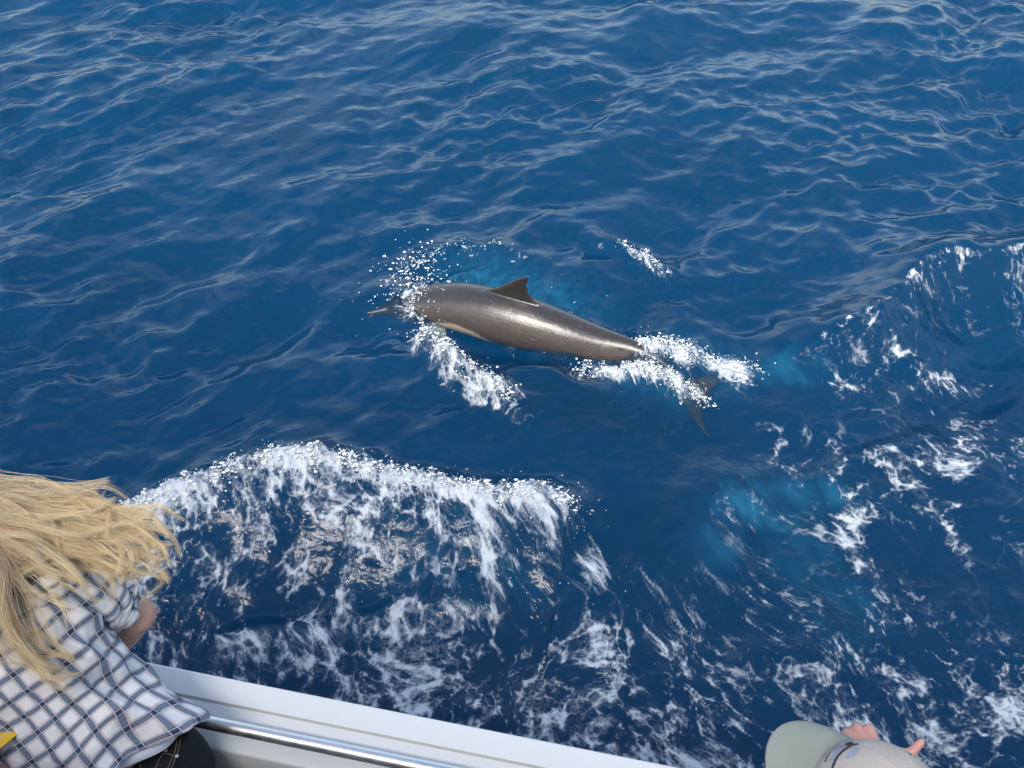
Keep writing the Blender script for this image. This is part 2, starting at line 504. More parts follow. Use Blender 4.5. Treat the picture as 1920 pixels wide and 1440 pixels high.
def sea(x, y, spacing):
    """height, foam, aerated, chop at points"""
    wx = x + 0.10 * perlin(x * 0.7, y * 0.7, 3); wy = y + 0.10 * perlin(x * 0.7, y * 0.7, 4)
    h = np.zeros_like(x)
    patch = 0.40 + 0.85 * sstep(-0.45, 0.55, fbm(x * 0.55 + 2, y * 0.45, 23, 3))
    gust = 0.75 + 0.55 * perlin(x * 0.33 + 4, y * 0.33, 21)
    for l, d, a, p in zip(_lam, _dir, _amp, _pha):
        k = 2 * math.pi / l
        w = sstep(2.5, 7.0, l / spacing)
        if w.max() <= 0: continue
        if l < 0.55: w = w * patch
        h += a * w * (np.exp(1.1 * (np.cos(k * (math.cos(d) * wx + math.sin(d) * wy) + p) - 1)) - 0.43) * 1.7
    calm = np.ones_like(x)
    # smoother water close to the hull and in the wake
    calm *= 1 - 0.45 * sstep(4.6, 3.4, y) * sstep(9, 5, np.abs(x))
    h *= calm * gust
    near = (np.abs(x) < 9.5) & (y > 0.8) & (y < 8)
    film = np.zeros_like(x); foam = np.zeros_like(x); aer = np.zeros_like(x); chop = np.zeros_like(x)
    X, Y = x[near], y[near]
    hh = np.zeros_like(X); fo = np.zeros_like(X); ae = np.zeros_like(X); ch = np.zeros_like(X)
    wob = 0.05 * fbm(X * 3, Y * 3, 8, 3); wob2 = 0.05 * fbm(X * 6 + 3, Y * 6, 9, 3)
    lump = fbm(X * 14, Y * 14, 12, 4, 0.65)
    lump2 = np.abs(fbm(X * 30, Y * 30, 15, 3, 0.6))
    # breaking bow wave beside the boat
    d, al = polydist(X, Y, W1); d = d + wob; e = ends(al, 0.1, 0.12)
    hh += e * np.where(d > 0, 0.20 * np.exp(-(d / 0.17) ** 2), 0.20 * np.exp(-(d / 0.42) ** 2) - 0.10 * np.exp(-((d + 0.75) / 0.32) ** 2))
    crest = e * np.exp(-((d + 0.035) / 0.10) ** 2)
    fo = np.maximum(fo, 1.06 * crest)
    drape = e * np.where((d < 0), np.exp(d / 0.62), 0) * sstep(-1.35, -0.9, d)
    fo = np.maximum(fo, 0.61 * drape)
    hh += crest * (0.050 * lump + 0.035 * lump2); ch = np.maximum(ch, drape)
    # second, inner line
    d, al = polydist(X, Y, W2); d = d + wob; e = ends(al, 0.15, 0.1)
    hh += e * np.where(d > 0, 0.07 * np.exp(-(d / 0.10) ** 2), 0.07 * np.exp(-(d / 0.3) ** 2))
    c2 = e * np.exp(-((d + 0.02) / 0.07) ** 2); fo = np.maximum(fo, 0.62 * c2)
    fo = np.maximum(fo, e * np.where(d < 0, 0.50 * np.exp(d / 0.9), 0))
    hh += c2 * 0.02 * lump
    # wake shoulder running off to the right
    d, al = polydist(X, Y, W3); d = d + 0.7 * wob; e = ends(al, 0.02, 0.10)
    big = 0.5 + 0.5 * sstep(1.6, 3.0, X)
    hh += e * big * np.where(d > 0, 0.30 * np.exp(-(d / 0.34) ** 2), 0.30 * np.exp(-(np.abs(d) / 0.17) ** 1.5) - 0.14 * np.exp(-((d + 0.6) / 0.35) ** 2))
    fo = np.maximum(fo, e * (0.34 + 0.14 * sstep(2.4, 3.4, X)) * np.exp(-((d + 0.012) / 0.020) ** 2))
    face = e * np.where(d < 0, np.exp(d / 0.55), 0)
    fo = np.maximum(fo, 0.15 * face); ch = np.maximum(ch, face)
    d, al = polydist(X, Y, W4); d = d + wob; e = ends(al, 0.2, 0.2)
    hh += e * 0.06 * np.where(d > 0, np.exp(-(d / 0.12) ** 2), np.exp(-(d / 0.2) ** 2))
    fo = np.maximum(fo, 0.30 * e * np.exp(-(d / 0.03) ** 2))
    # the dolphin's own bow wave and hollow
    d, al = polydist(X, Y, BODY)
    fi = np.exp(-(np.abs(d) / 0.17) ** 4) * (0.72 + 0.28 * sstep(0.18, 0.32, al))
    ch = np.maximum(ch, np.exp(-(np.abs(d) / 0.2) ** 4) * sstep(0.34, 0.2, al))
    d2, _a = polydist(X, Y, [(0.921, 4.658), (1.06, 4.56), (1.15, 4.45)]); fi = np.maximum(fi, np.exp(-(np.abs(d2) / 0.13) ** 4))
    d2, _a = polydist(X, Y, [(1.06, 4.46), (1.13, 4.18)]); fi = np.maximum(fi, 0.30 * np.exp(-(np.abs(d2) / 0.11) ** 4))
    hh -= 0.13 * np.exp(-((d + 0.22) / 0.16) ** 2) * sstep(0.25, 0.45, al) * sstep(1.0, 0.85, al)
    hh -= 0.05 * np.exp(-((d - 0.30) / 0.15) ** 2) * sstep(0.2, 0.4, al) * sstep(1.0, 0.85, al)
    ae = np.maximum(ae, 0.60 * np.clip(0.75 + 1.3 * lump, 0.1, 1.4) * np.exp(-((d - 0.36) / 0.22) ** 2) * sstep(0.1, 0.3, al) * sstep(0.95, 0.5, al))
    hh += 0.085 * np.exp(-(((X + 0.66) / 0.17) ** 2 + ((Y - 5.31) / 0.15) ** 2))
    d, al = polydist(X, Y, D1); d = d + 0.6 * wob2; e = ends(al, 0.12, 0.5)
    hh += e * 0.13 * np.where(d > 0, np.exp(-(d / 0.11) ** 2), np.exp(-(d / 0.06) ** 2))
    c3 = ends(al, 0.05, 0.35) * np.exp(-((d - 0.01) / 0.085) ** 2) * (1 - 0.45 * sstep(0.5, 0.9, al))
    fo = np.maximum(fo, 0.80 * c3); hh += c3 * (0.05 * lump + 0.04 * lump2)
    d, al = polydist(X, Y, D2); d = d + 0.5 * wob2; e = ends(al, 0.2, 0.25)
    hh += e * 0.045 * np.where(d > 0, np.exp(-(d / 0.13) ** 2), np.exp(-(d / 0.09) ** 2))
    fo = np.maximum(fo, 0.36 * e * np.clip(0.7 + lump, 0, 1) * np.exp(-((d + 0.01) / 0.03) ** 2))
    d, al = polydist(X, Y, D3); d = d + 0.5 * wob2; e = ends(al, 0.25, 0.25)
    hh += e * 0.08 * np.where(d > 0, np.exp(-(d / 0.13) ** 2), np.exp(-(d / 0.07) ** 2))
    fo = np.maximum(fo, 0.62 * sstep(0.3, 0.5, al) * sstep(0.95, 0.6, al) * np.exp(-((d + 0.01) / 0.045) ** 2))
    for pl, wd, st in ((T1, 0.075, 1.0), (T2, 0.10, 0.98)):
        d, al = polydist(X, Y, pl); d = d + wob2; e = ends(al, 0.15, 0.2)
        c = e * np.exp(-(d / wd) ** 2)
        fo = np.maximum(fo, st * c); hh += c * (0.045 + 0.05 * lump + 0.03 * lump2)
        ae = np.maximum(ae, 0.38 * np.clip(0.8 + 1.2 * lump, 0.1, 1.4) * e * np.exp(-(d / (wd * 2.4)) ** 2))
    # foam patches: x, y, rx, ry, strength
    for px, py, rx, ry, s in PATCH:
        q = ((X - px + 2 * wob) / rx) ** 2 + ((Y - py + 2 * wob2) / ry) ** 2
        fo = np.maximum(fo, (0.74 if px > 1.2 else 0.90) * s * np.exp(-q ** 1.3))
    # scattered lace over the whole disturbed strip
    strip = sstep(3.3, 2.7, Y) * sstep(-2.3, -1.4, X)
    right = sstep(0.5, 1.6, X) * sstep(4.7, 4.2, Y)
    lowf = fbm(X * 1.1 + 7, Y * 0.9, 30, 3)
    fo = np.maximum(fo, np.clip(0.27 + 0.40 * lowf, 0, 1) * strip)
    fo = np.maximum(fo, np.clip(0.11 + 0.46 * lowf, 0, 1) * right)
    ch = np.maximum(ch, np.maximum(strip, right))
    for px, py, rx, ry, s in BUB:
        q = ((X - px + 2.5 * wob) / rx) ** 2 + ((Y - py + 2.5 * wob2) / ry) ** 2
        ae = np.maximum(ae, 1.25 * s * np.exp(-q ** 1.2) * np.clip(0.62 + 0.5 * lowf + 1.5 * fbm(X * 7 + Y * 3, Y * 2.5 - X, 44, 4, 0.6), 0, 1.4))
    hh += ch * (0.010 * fbm(X * 7, Y * 4, 40, 3) + 0.006 * lump)
    h[near] += hh; film[near] = fi; foam[near] = fo; aer[near] = np.clip(ae, 0, 1); chop[near] = ch
    return h, foam, aer, chop, film

PATCH = [(-0.60, 5.20, 0.10, 0.16, 0.44), (-0.74, 5.43, 0.13, 0.12, 0.40), (-0.62, 2.50, 0.16, 0.30, 0.66), (-0.45, 2.35, 0.10, 0.20, 0.66), (0.36, 2.63, 0.16, 0.24, 0.64), (0.42, 3.06, 0.08, 0.17, 0.74),
         (0.12, 3.35, 0.12, 0.25, 0.62), (-0.80, 3.10, 0.10, 0.24, 0.70), (-0.88, 3.35, 0.09, 0.3, 0.62), (-0.28, 3.1, 0.08, 0.18, 0.66), (-1.25, 3.35, 0.09, 0.25, 0.55),
         (1.78, 3.28, 0.11, 0.28, 0.66), (1.95, 3.52, 0.12, 0.18, 0.60), (2.42, 3.80, 0.16, 0.16, 0.72), (2.55, 3.98, 0.20, 0.08, 0.62),
         (2.26, 2.25, 0.36, 0.22, 0.68), (1.62, 2.30, 0.16, 0.16, 0.52), (0.72, 2.02, 0.32, 0.14, 0.74), (2.32, 3.30, 0.06, 0.24, 0.55),
         (2.38, 4.72, 0.22, 0.07, 0.64), (2.05, 4.42, 0.18, 0.06, 0.52), (2.6, 4.55, 0.5, 0.10, 0.40), (0.05, 2.35, 0.14, 0.20, 0.58), (0.35, 2.25, 0.2, 0.2, 0.55), (-0.25, 2.62, 0.16, 0.12, 0.55)]
BUB = [(1.30, 3.45, 0.24, 0.20, 0.65), (1.02, 3.20, 0.12, 0.14, 0.55), (1.60, 3.50, 0.30, 0.14, 0.45), (1.48, 3.10, 0.22, 0.20, 0.40), (1.55, 4.52, 0.35, 0.12, 0.45), (1.62, 2.85, 0.2, 0.25, 0.35), (-0.25, 3.05, 0.5, 0.25, 0.22)]

def build_sea():
    gx, gy = np.meshgrid(XS, YS)
    sx = np.gradient(XS); sy = np.gradient(YS)
    sp = np.maximum(*np.meshgrid(sx, sy)).ravel()
    x, y = gx.ravel(), gy.ravel()
    h, foam, aer, chop, film = sea(x, y, sp)
    nx, ny = len(XS), len(YS)
    me = bpy.data.meshes.new('sea')
    me.vertices.add(nx * ny)
    me.vertices.foreach_set('co', np.stack([x, y, h], 1).astype(np.float32).ravel())
    i = np.arange((nx - 1) * (ny - 1)); r, c = i // (nx - 1), i % (nx - 1)
    a = r * nx + c
    q = np.stack([a, a + 1, a + nx + 1, a + nx], 1).astype(np.int32)
    me.loops.add(q.size); me.polygons.add(len(q))
    me.loops.foreach_set('vertex_index', q.ravel())
    me.polygons.foreach_set('loop_start', np.arange(0, q.size, 4, dtype=np.int32))
    me.update(calc_edges=True)
    add_attr(me, 'foam', foam); add_attr(me, 'aerated', aer); add_attr(me, 'chop', chop); add_attr(me, 'film', film)
    # streak coordinates: foam is drawn out down the back of the bow wave
    wx = 0.14 * perlin(x * 1.3, y * 1.3, 50) + 0.04 * perlin(x * 4, y * 4, 52)
    wy = 0.14 * perlin(x * 1.3, y * 1.3, 51)
    ca, sa = math.cos(R(12)), math.sin(R(12))
    u = (x * ca + y * sa) + wx; v = (-x * sa + y * ca) * (0.60 + 0.25 * sstep(0.4, 1.4, x)) + wy
    add_attr(me, 'flow', np.stack([u, v, h * 0.6], 1), 'FLOAT_VECTOR')
    k = foam > 0.01
    lace = np.zeros_like(x)
    lace[k] = 1.05 * fbm(u[k] * 5, v[k] * 5, 54, 5, 0.6) + 0.42 * np.exp(-(fbm(u[k] * 7 + 5, v[k] * 7, 58, 3) / 0.085) ** 2) - 0.10
    add_attr(me, 'lace', lace)
    o = link('water', me, M['water'])
    tag(o, kind='structure')
    dm = mesh('deep', [(-500, -200, -1.6), (500, -200, -1.6), (500, 900, -1.6), (-500, 900, -1.6)], [(0, 1, 2, 3)])
    tag(link('deep_water', dm, M['deep']), kind='structure')

build_sea()

def sea_h(x, y):
    return sea(np.asarray(x, float), np.asarray(y, float), np.full(np.shape(x), 0.012))[0]

# ------------------------------------------------------------------ spray and whitewater
def drops(name, pts, rad, label, cat, squash=1.0):
    """many small water beads as one mesh"""
    ico = bmesh.new(); bmesh.ops.create_icosphere(ico, subdivisions=1, radius=1)
    bv = np.array([v.co[:] for v in ico.verts]); bf = np.array([[v.index for v in f.verts] for f in ico.faces]); ico.free()
    n = len(pts)
    st = rng.uniform(0.7, 1.3, (n, 1, 3)); st[:, 0, 0] *= 1 + 1.3 * rng.random(n) ** 2
    v = (bv[None] * st * np.asarray(rad)[:, None, None] * np.array([1, 1, squash]) + np.asarray(pts)[:, None, :]).reshape(-1, 3)
    f = (bf[None] + (np.arange(n) * len(bv))[:, None, None]).reshape(-1, 3)
    me = bpy.data.meshes.new(name)
    me.from_pydata(v.tolist(), [], f.tolist()); me.update()
    o = link(name, me, M['spray'])
    return tag(o, label, cat, kind='stuff')

def along(poly, n, a=0.0, b=1.0):
    P = np.array(poly); d = np.r_[0, np.cumsum(np.hypot(*np.diff(P, axis=0).T))]
    t = rng.uniform(a, b, n) * d[-1]
    return np.stack([np.interp(t, d, P[:, 0]), np.interp(t, d, P[:, 1])], 1)

def spray_on(poly, n, spread, up, rmin, rmax, a=0.0, b=1.0, shift=0.0):
    q = along(poly, n, a, b) + rng.normal(0, spread, (n, 2)); q[:, 1] += shift
    # clump
    keep = fbm(q[:, 0] * 9, q[:, 1] * 9, 70, 3) > rng.normal(-0.02, 0.15, n)
    q = q[keep]
    z = sea_h(q[:, 0], q[:, 1]) + np.abs(rng.normal(0, up, len(q)))
    r = rmin + (rmax - rmin) * rng.random(len(q)) ** 4.5
    return np.c_[q, z], r

def merge(*a): return np.concatenate([p for p, r in a]), np.concatenate([r for p, r in a])

p, r = merge(spray_on(W1, 6500, 0.045, 0.018, 0.0012, 0.0085, 0.15, 0.97, -0.02), spray_on(W1, 600, 0.10, 0.035, 0.0010, 0.0035, 0.15, 0.97, 0.02),
             spray_on(W1, 700, 0.20, 0.008, 0.0015, 0.004, 0.15, 0.95, -0.3))
drops('bow_wave_spray', p, r, 'white beads of spray along the breaking wave beside the hull', 'spray')
p, r = merge(spray_on(T1, 1500, 0.035, 0.022, 0.002, 0.008), spray_on(T2, 1500, 0.05, 0.022, 0.002, 0.008, 0, 0.9))
drops('tail_spray', p, r, 'white churned spray around the tail of the dolphin', 'spray')
n = 330
c = np.array([-0.70, 5.56, 0.12])
pts = c + rng.normal(0, 1, (n, 3)) * np.array([0.13, 0.15, 0.07]) + np.outer(rng.random(n), [0.12, -0.45, -0.02])
pts[:, 2] = np.maximum(pts[:, 2], sea_h(pts[:, 0], pts[:, 1]) + 0.01)
rr = 0.0022 + 0.006 * rng.random(n) ** 3
p1 = spray_on(D1, 900, 0.03, 0.03, 0.002, 0.008, 0, 0.75)
p2 = spray_on(D2, 160, 0.03, 0.02, 0.002, 0.006, 0.0, 0.7)
p3 = spray_on(D3, 260, 0.025, 0.02, 0.002, 0.007, 0.35, 0.75)
p4 = spray_on(BODY, 260, 0.22, 0.06, 0.0015, 0.004, 0.0, 0.9)
p, r = merge((pts, rr), p1, p2, p3, p4)
drops('head_spray', p, r, 'scattered droplets thrown up around the head and back of the dolphin', 'spray')

# ------------------------------------------------------------------ dolphin
def build_dolphin():
    st = [((-0.985, 5.255, -0.092), 0.016), ((-0.915, 5.272, -0.090), 0.028), ((-0.850, 5.290, -0.088), 0.040), ((-0.800, 5.302, -0.085), 0.064), ((-0.735, 5.312, -0.085), 0.088),
          ((-0.640, 5.280, -0.055), 0.115), ((-0.500, 5.228, -0.005), 0.142), ((-0.316, 5.147, 0.040), 0.160), ((-0.104, 5.036, 0.062), 0.172),
          ((0.086, 4.953, 0.062), 0.168), ((0.306, 4.869, 0.045), 0.146), ((0.541, 4.799, 0.015), 0.115), ((0.740, 4.728, 0.005), 0.082),
          ((0.905, 4.632, -0.018), 0.056), ((1.050, 4.515, -0.064), 0.036), ((1.120, 4.445, -0.088), 0.022)]
    C = [s[0] for s in st]; N = 90
    P = catmull(C, N); rr = np.interp(np.linspace(0, len(st) - 1, N), range(len(st)), [s[1] for s in st])
    g = Geo(); secs = []
    for i, p in enumerate(P):
        t = (P[min(i + 1, N - 1)] - P[max(i - 1, 0)]).normalized()
        side = t.cross(V(0, 0, 1)).normalized(); up = side.cross(t)
        f = i / (N - 1)
        tall = 1.0 + 0.06 * sstep(0.2, 0.5, f) + 0.35 * sstep(0.72, 0.9, f)
        slim = 1.0 - 0.22 * sstep(0.72, 0.92, f)
        secs.append((p, side, up, rr[i] * slim, rr[i] * tall))
    g.add(*loft(secs, 40))
    # melon above the beak
    g.add(*ball((-0.765, 5.312, -0.070), (0.085, 0.075, 0.062), 24, 14))
    # dorsal fin: x to the rear, z up
    e = V(0.92, -0.385, -0.03).normalized(); up = V(-0.03, -0.10, 1).normalized(); sd_ = e.cross(up).normalized()
    org = V(-0.170, 5.075, 0.190)
    def fin(org, e, up, sd_, lead, trail, height, th0, n=16):
        secs = []
        for i in range(n + 1):
            h = i / n
            a = np.interp(h, *zip(*lead)); b = np.interp(h, *zip(*trail))
            cx = (a + b) / 2; w = max(0.006, (b - a) / 2)
            secs.append((org + e * cx + up * (height * h), e, sd_, w, max(0.005, th0 * (1 - 0.72 * h))))
        return loft(secs, 24)
    g.add(*fin(org, e, up, sd_, [(0, -0.06), (0.2, 0.0), (0.4, 0.085), (0.6, 0.155), (0.8, 0.215), (0.93, 0.262), (1, 0.29)],
               [(0, 0.46), (0.2, 0.385), (0.32, 0.335), (0.5, 0.298), (0.7, 0.287), (0.9, 0.302), (1, 0.312)], 0.27, 0.024))
    # flukes: swept blades either side of the notch
    tb = V(1.078, 4.490, -0.085)
    ax = V(0.86, -0.50, -0.10).normalized(); lat = V(-0.46, -0.88, -0.20).normalized(); nn = ax.cross(lat).normalized()
    for s in (1, -1):
        g.add(*fin(tb, ax, lat * s, nn, [(0, -0.10), (0.25, -0.03), (0.5, 0.045), (0.75, 0.125), (0.92, 0.20), (1, 0.245)],
                   [(0, 0.085), (0.12, 0.13), (0.4, 0.145), (0.7, 0.185), (0.9, 0.235), (1, 0.262)], 0.255, 0.018))
    # flippers, below the water
    for s, o in ((1, V(-0.50, 5.13, -0.07)), (-1, V(-0.40, 5.30, -0.07))):
        la = (V(-0.30, -0.80, -0.55) if s > 0 else V(0.35, 0.80, -0.55)).normalized()
        fx = (V(0.92, -0.35, -0.1) - la * V(0.92, -0.35, -0.1).dot(la)).normalized()
        g.add(*fin(o, fx, la, fx.cross(la).normalized(), [(0, -0.06), (0.3, -0.02), (0.6, 0.05), (0.85, 0.12), (1, 0.17)],
                   [(0, 0.07), (0.3, 0.09), (0.6, 0.115), (0.85, 0.155), (1, 0.185)], 0.27, 0.018))
    o = fuse('dolphin', g, 0.0062, 4, M['dolphin'])
    me = o.data
    n = len(me.vertices); co = np.empty(n * 3, np.float32); me.vertices.foreach_get('co', co); co = co.reshape(-1, 3)
    PP = np.array([p[:] for p in P])
    idx = np.empty(n, int)
    for k in range(0, n, 20000):
        idx[k:k + 20000] = np.argmin(((co[k:k + 20000, None, :] - PP[None]) ** 2).sum(-1), 1)
    arc = np.r_[0, np.cumsum(np.linalg.norm(np.diff(PP, axis=0), axis=1))]
    f = (arc / arc[-1])[idx]
    rel = co - PP[idx]
    zz = rel[:, 2] / np.maximum(0.02, rr[idx])
    nz = fbm(co[:, 0] * 6, co[:, 1] * 6 + co[:, 2] * 5, 61, 3)
    edge = -0.16 - 0.75 * sstep(0.32, 0.52, f) + 0.10 * nz - 0.16 * sstep(0.30, 0.16, f)
    belly = sstep(edge + 0.10, edge - 0.10, zz) * sstep(0.05, 0.14, f) * sstep(0.80, 0.68, f)
    cape = sstep(0.50, 0.78, zz + 0.15 * nz - 0.25 * np.exp(-((f - 0.48) / 0.12) ** 2))
    cape = np.maximum(cape * sstep(0.95, 0.85, f), 0.25 * sstep(0.85, 0.93, f))
    add_attr(me, 'belly', belly); add_attr(me, 'cape', np.clip(cape, 0, 1))
    tag(o, 'dark grey dolphin with cream belly breaking the surface, curved dorsal fin up', 'dolphin')
    for p in ((-0.745, 5.232, -0.095), (-0.71, 5.39, -0.095)):
        ge = Geo().add(*ball(p, 0.013, 12, 8)); link('eye', ge.mesh('eye'), M['ink'], o)
    return o
build_dolphin()

# ------------------------------------------------------------------ boat
A0 = V(-1.05, 1.528, 0)
BU = V(0.9781, -0.2079, 0)          # aft along the side
BN = V(-0.2079, -0.9781, 0)         # inboard
UP = V(0, 0, 1)
def bp(s, n, z): return A0 + BU * s + BN * n + UP * z
GZ = 1.60
def strip(profile, s0, s1, steps=1, closed=False):
    v, f = [], []
    k = len(profile)
    for i in range(steps + 1):
        s = s0 + (s1 - s0) * i / steps
        v += [bp(s, n, z) for n, z in profile]
    for i in range(steps):
        for j in range(k if closed else k - 1):
            a, b = i * k + j, i * k + (j + 1) % k
            f.append((a, b, b + k, a + k))
    if closed:
        f.append(tuple(range(k))); f.append(tuple(reversed(range(steps * k, steps * k + k))))
    return v, f
def rounded(profile, r=0.012, seg=4):
    out = [profile[0]]
    for a, b, c in zip(profile, profile[1:], profile[2:]):
        a, b, c = Vector(a), Vector(b), Vector(c)
        d1, d2 = (a - b), (c - b)
        q = min(r, d1.length * 0.45, d2.length * 0.45)
        p1, p2 = b + d1.normalized() * q, b + d2.normalized() * q
        for i in range(seg + 1):
            t = i / seg
            out.append(tuple(p1 * (1 - t) ** 2 + b * 2 * t * (1 - t) + p2 * t * t))
    out.append(profile[-1])
    return out

def build_boat():
    b = empty('tour_boat', bp(0, 1.0, 0))
    S0, S1 = -7.0, 9.0
    def part(name, geo, mat, smooth=True, parent=b): return link(name, geo.mesh(name), mat, parent, smooth)
    # hull side and bulwark cap
    hull = [(0.35, -0.6), (0.16, 0.0), (0.06, 0.8), (0.02, 1.35), (0.012, 1.52)]
    part('hull', Geo().add(*strip(hull, S0, S1, 8)), M['gel'])
    cap = rounded([(0.010, 1.50), (0.0, GZ - 0.028), (0.006, GZ - 0.002), (0.076, GZ - 0.008), (0.079, GZ - 0.0125), (0.118, GZ - 0.017)], 0.007)
    part('gunwale_cap', Geo().add(*strip(cap, S0, S1, 8)), M['gel'])
    led = rounded([(0.1185, GZ - 0.10), (0.1185, GZ - 0.026), (0.190, GZ - 0.036), (0.196, GZ - 0.19), (0.15, GZ - 0.196), (0.12, GZ - 0.196)], 0.010)
    part('coaming', Geo().add(*strip(led, S0, S1, 8)), M['gel2'])
    part('sealant_line', Geo().add(*strip([(0.0745, GZ - 0.0072), (0.0772, GZ - 0.0092), (0.0800, GZ - 0.0118)], S0, S1, 4)), M['seam'])
    part('inner_wall', Geo().add(*strip([(0.125, GZ - 0.19), (0.13, 0.75)], S0, S1, 4)), M['deck'])
    part('side_deck', Geo().add(*strip([(0.05, 0.755), (1.6, 0.75)], S0, S1, 4)), M['deck'])
    # hand rail on brackets
    rail = Geo().add(*tube([bp(s, 0.152, GZ + 0.022) for s in np.linspace(S0, S1, 40)], 0.0180, 24))
    part('hand_rail', rail, M['steel'])
    for s in np.arange(S0 + 0.45, S1, 1.5):
        g = Geo().add(*tube([bp(s, 0.152, GZ + 0.016), bp(s, 0.152, GZ - 0.034)], 0.009, 12))
        g.add(*tube([bp(s, 0.152, GZ - 0.0365), bp(s, 0.152, GZ - 0.0265)], 0.024, 20))
        part('rail_bracket', g, M['steel'])
    # raised deck house and upper deck behind the side deck, unseen wall for shade
    part('cabin_wall', Geo().add(*strip([(1.62, 0.75), (1.60, 2.34)], S0 + 1, S1, 4)), M['cream'])
    for i in range(8):
        s = S0 + 2.0 + i * 1.75
        g = Geo(); box_geo(g, bp(s, 1.590, 1.75), (BU, BN, UP), (0.62, 0.008, 0.30))
        w = part('cabin_window', g, M['glass'], False)
        g = Geo()
        for dz in (-0.32, 0.32): box_geo(g, bp(s, 1.585, 1.75 + dz), (BU, BN, UP), (0.66, 0.012, 0.02))
        for ds in (-0.64, 0.64): box_geo(g, bp(s + ds, 1.585, 1.75), (BU, BN, UP), (0.02, 0.012, 0.2995))
        part('window_frame', g, M['gel'], False, w)
    up = Geo(); box_geo(up, bp(1.5, 3.2, 2.40), (BU, BN, UP), (7.4, 1.80, 0.06))
    part('upper_deck', up, M['cream'], False)
    ub = Geo(); box_geo(ub, bp(1.5, 1.46, 2.92), (BU, BN, UP), (7.4, 0.025, 0.46))
    part('upper_bulwark', ub, M['cream'], False)
    shade = Geo(); box_geo(shade, bp(1.0, 3.0, 4.05), (BU, BN, UP), (6.5, 0.05, 1.59))  # unseen wall, set close and tall to block part of the low sun
    part('sun_shade_wall', shade, M['cream'], False)
    far = [(6.0, 1.55), (5.9, 0.4), (5.6, -0.6)]
    part('far_hull', Geo().add(*strip(far, S0, S1, 4)), M['gel'])
    part('far_deck', Geo().add(*strip([(1.6, 0.744), (5.95, 0.744)], S0, S1, 2)), M['deck'])
    tag(b, 'white tour boat with smooth bulwark and steel hand rail along its side', 'boat')
build_boat()

# ------------------------------------------------------------------ people
def hand_geo(g, wrist, fwd, palm_n, side, curl=0.5, thumb_dir=None, s=1.0, spread=0.0, tb_=0.022):
    """palm, four curled fingers and a thumb; side points to the thumb"""
    fwd = Vector(fwd).normalized(); pn = Vector(palm_n); pn = (pn - fwd * pn.dot(fwd)).normalized()
    side = Vector(side); side = (side - fwd * side.dot(fwd) - pn * side.dot(pn)).normalized()
    w = Vector(wrist)
    secs = [(w - fwd * 0.01, side, pn, 0.026 * s, 0.019 * s), (w + fwd * 0.025 * s, side, pn, 0.033 * s, 0.017 * s), (w + fwd * 0.06 * s, side, pn, 0.039 * s, 0.015 * s), (w + fwd * 0.088 * s, side, pn, 0.040 * s, 0.0125 * s)]
    g.add(*loft(secs, 20))
    for i, (off, ln) in enumerate(((0.030, 0.072), (0.010, 0.080), (-0.010, 0.075), (-0.029, 0.058))):
        p = w + fwd * (0.084 - 0.004 * abs(i - 1)) * s + side * off * s
        d = (fwd + side * spread * (1.5 - i)).normalized()
        pts = [p - d * 0.012]; ang = 0.15
        for k, fr in enumerate((0.42, 0.33, 0.25)):
            ang += curl * (0.95, 1.25, 0.8)[k]
            dd = d * math.cos(ang) + pn * math.sin(ang)
            pts.append(pts[-1] + dd * (ln * fr * s + (0.012 if k == 0 else 0)))
        g.add(*limb(pts, [0.0098 * s, 0.0094 * s, 0.0084 * s, 0.0066 * s], 12, 14))
        g.add(*ball(pts[-1], 0.0064 * s, 10, 8))
    td = Vector(thumb_dir).normalized() if thumb_dir is not None else (fwd * 0.6 + side * 0.7 + pn * 0.35).normalized()
    b0 = w + fwd * tb_ * s + side * 0.022 * s + pn * 0.006
    pts = [b0, b0 + td * 0.036 * s + side * 0.006, b0 + td * 0.066 * s, b0 + (td + fwd * 0.25).normalized() * 0.092 * s]
    g.add(*limb(pts, [0.0165 * s, 0.0125 * s, 0.0108 * s, 0.0078 * s], 12, 14))
    g.add(*ball(pts[-1], 0.0076 * s, 10, 8))

def head_geo(g, c, face, up, s=1.0):
    """skull, jaw, nose, ears, brow, lips"""
    face = Vector(face).normalized(); up = Vector(up); up = (up - face * up.dot(face)).normalized(); sd_ = face.cross(up)
    c = Vector(c); ax = (sd_, face, up)
    L = lambda x, y, z: c + sd_ * x * s + face * y * s + up * z * s
    g.add(*ball(L(0, -0.008, 0.02), (0.074 * s, 0.092 * s, 0.093 * s), 24, 16, ax))
    g.add(*ball(L(0, 0.030, -0.045), (0.056 * s, 0.058 * s, 0.072 * s), 20, 14, ax))
    g.add(*ball(L(0, 0.066, -0.088), (0.024 * s, 0.020 * s, 0.020 * s), 14, 10, ax))
    g.add(*limb([L(0, 0.083, 0.018), L(0, 0.100, -0.012), L(0, 0.106, -0.030)], [0.010 * s, 0.011 * s, 0.014 * s], 12, 8))
    g.add(*ball(L(0, 0.086, -0.056), (0.022 * s, 0.010 * s, 0.006 * s), 14, 8, ax))
    g.add(*ball(L(0, 0.083, -0.067), (0.019 * s, 0.010 * s, 0.007 * s), 14, 8, ax))
    for q in (-1, 1):
        g.add(*ball(L(0.032 * q, 0.077, 0.024), (0.020 * s, 0.010 * s, 0.007 * s), 12, 8, ax))
        g.add(*ball(L(0.076 * q, -0.012, -0.008), (0.007 * s, 0.017 * s, 0.030 * s), 14, 10, ax))
    return ax, L

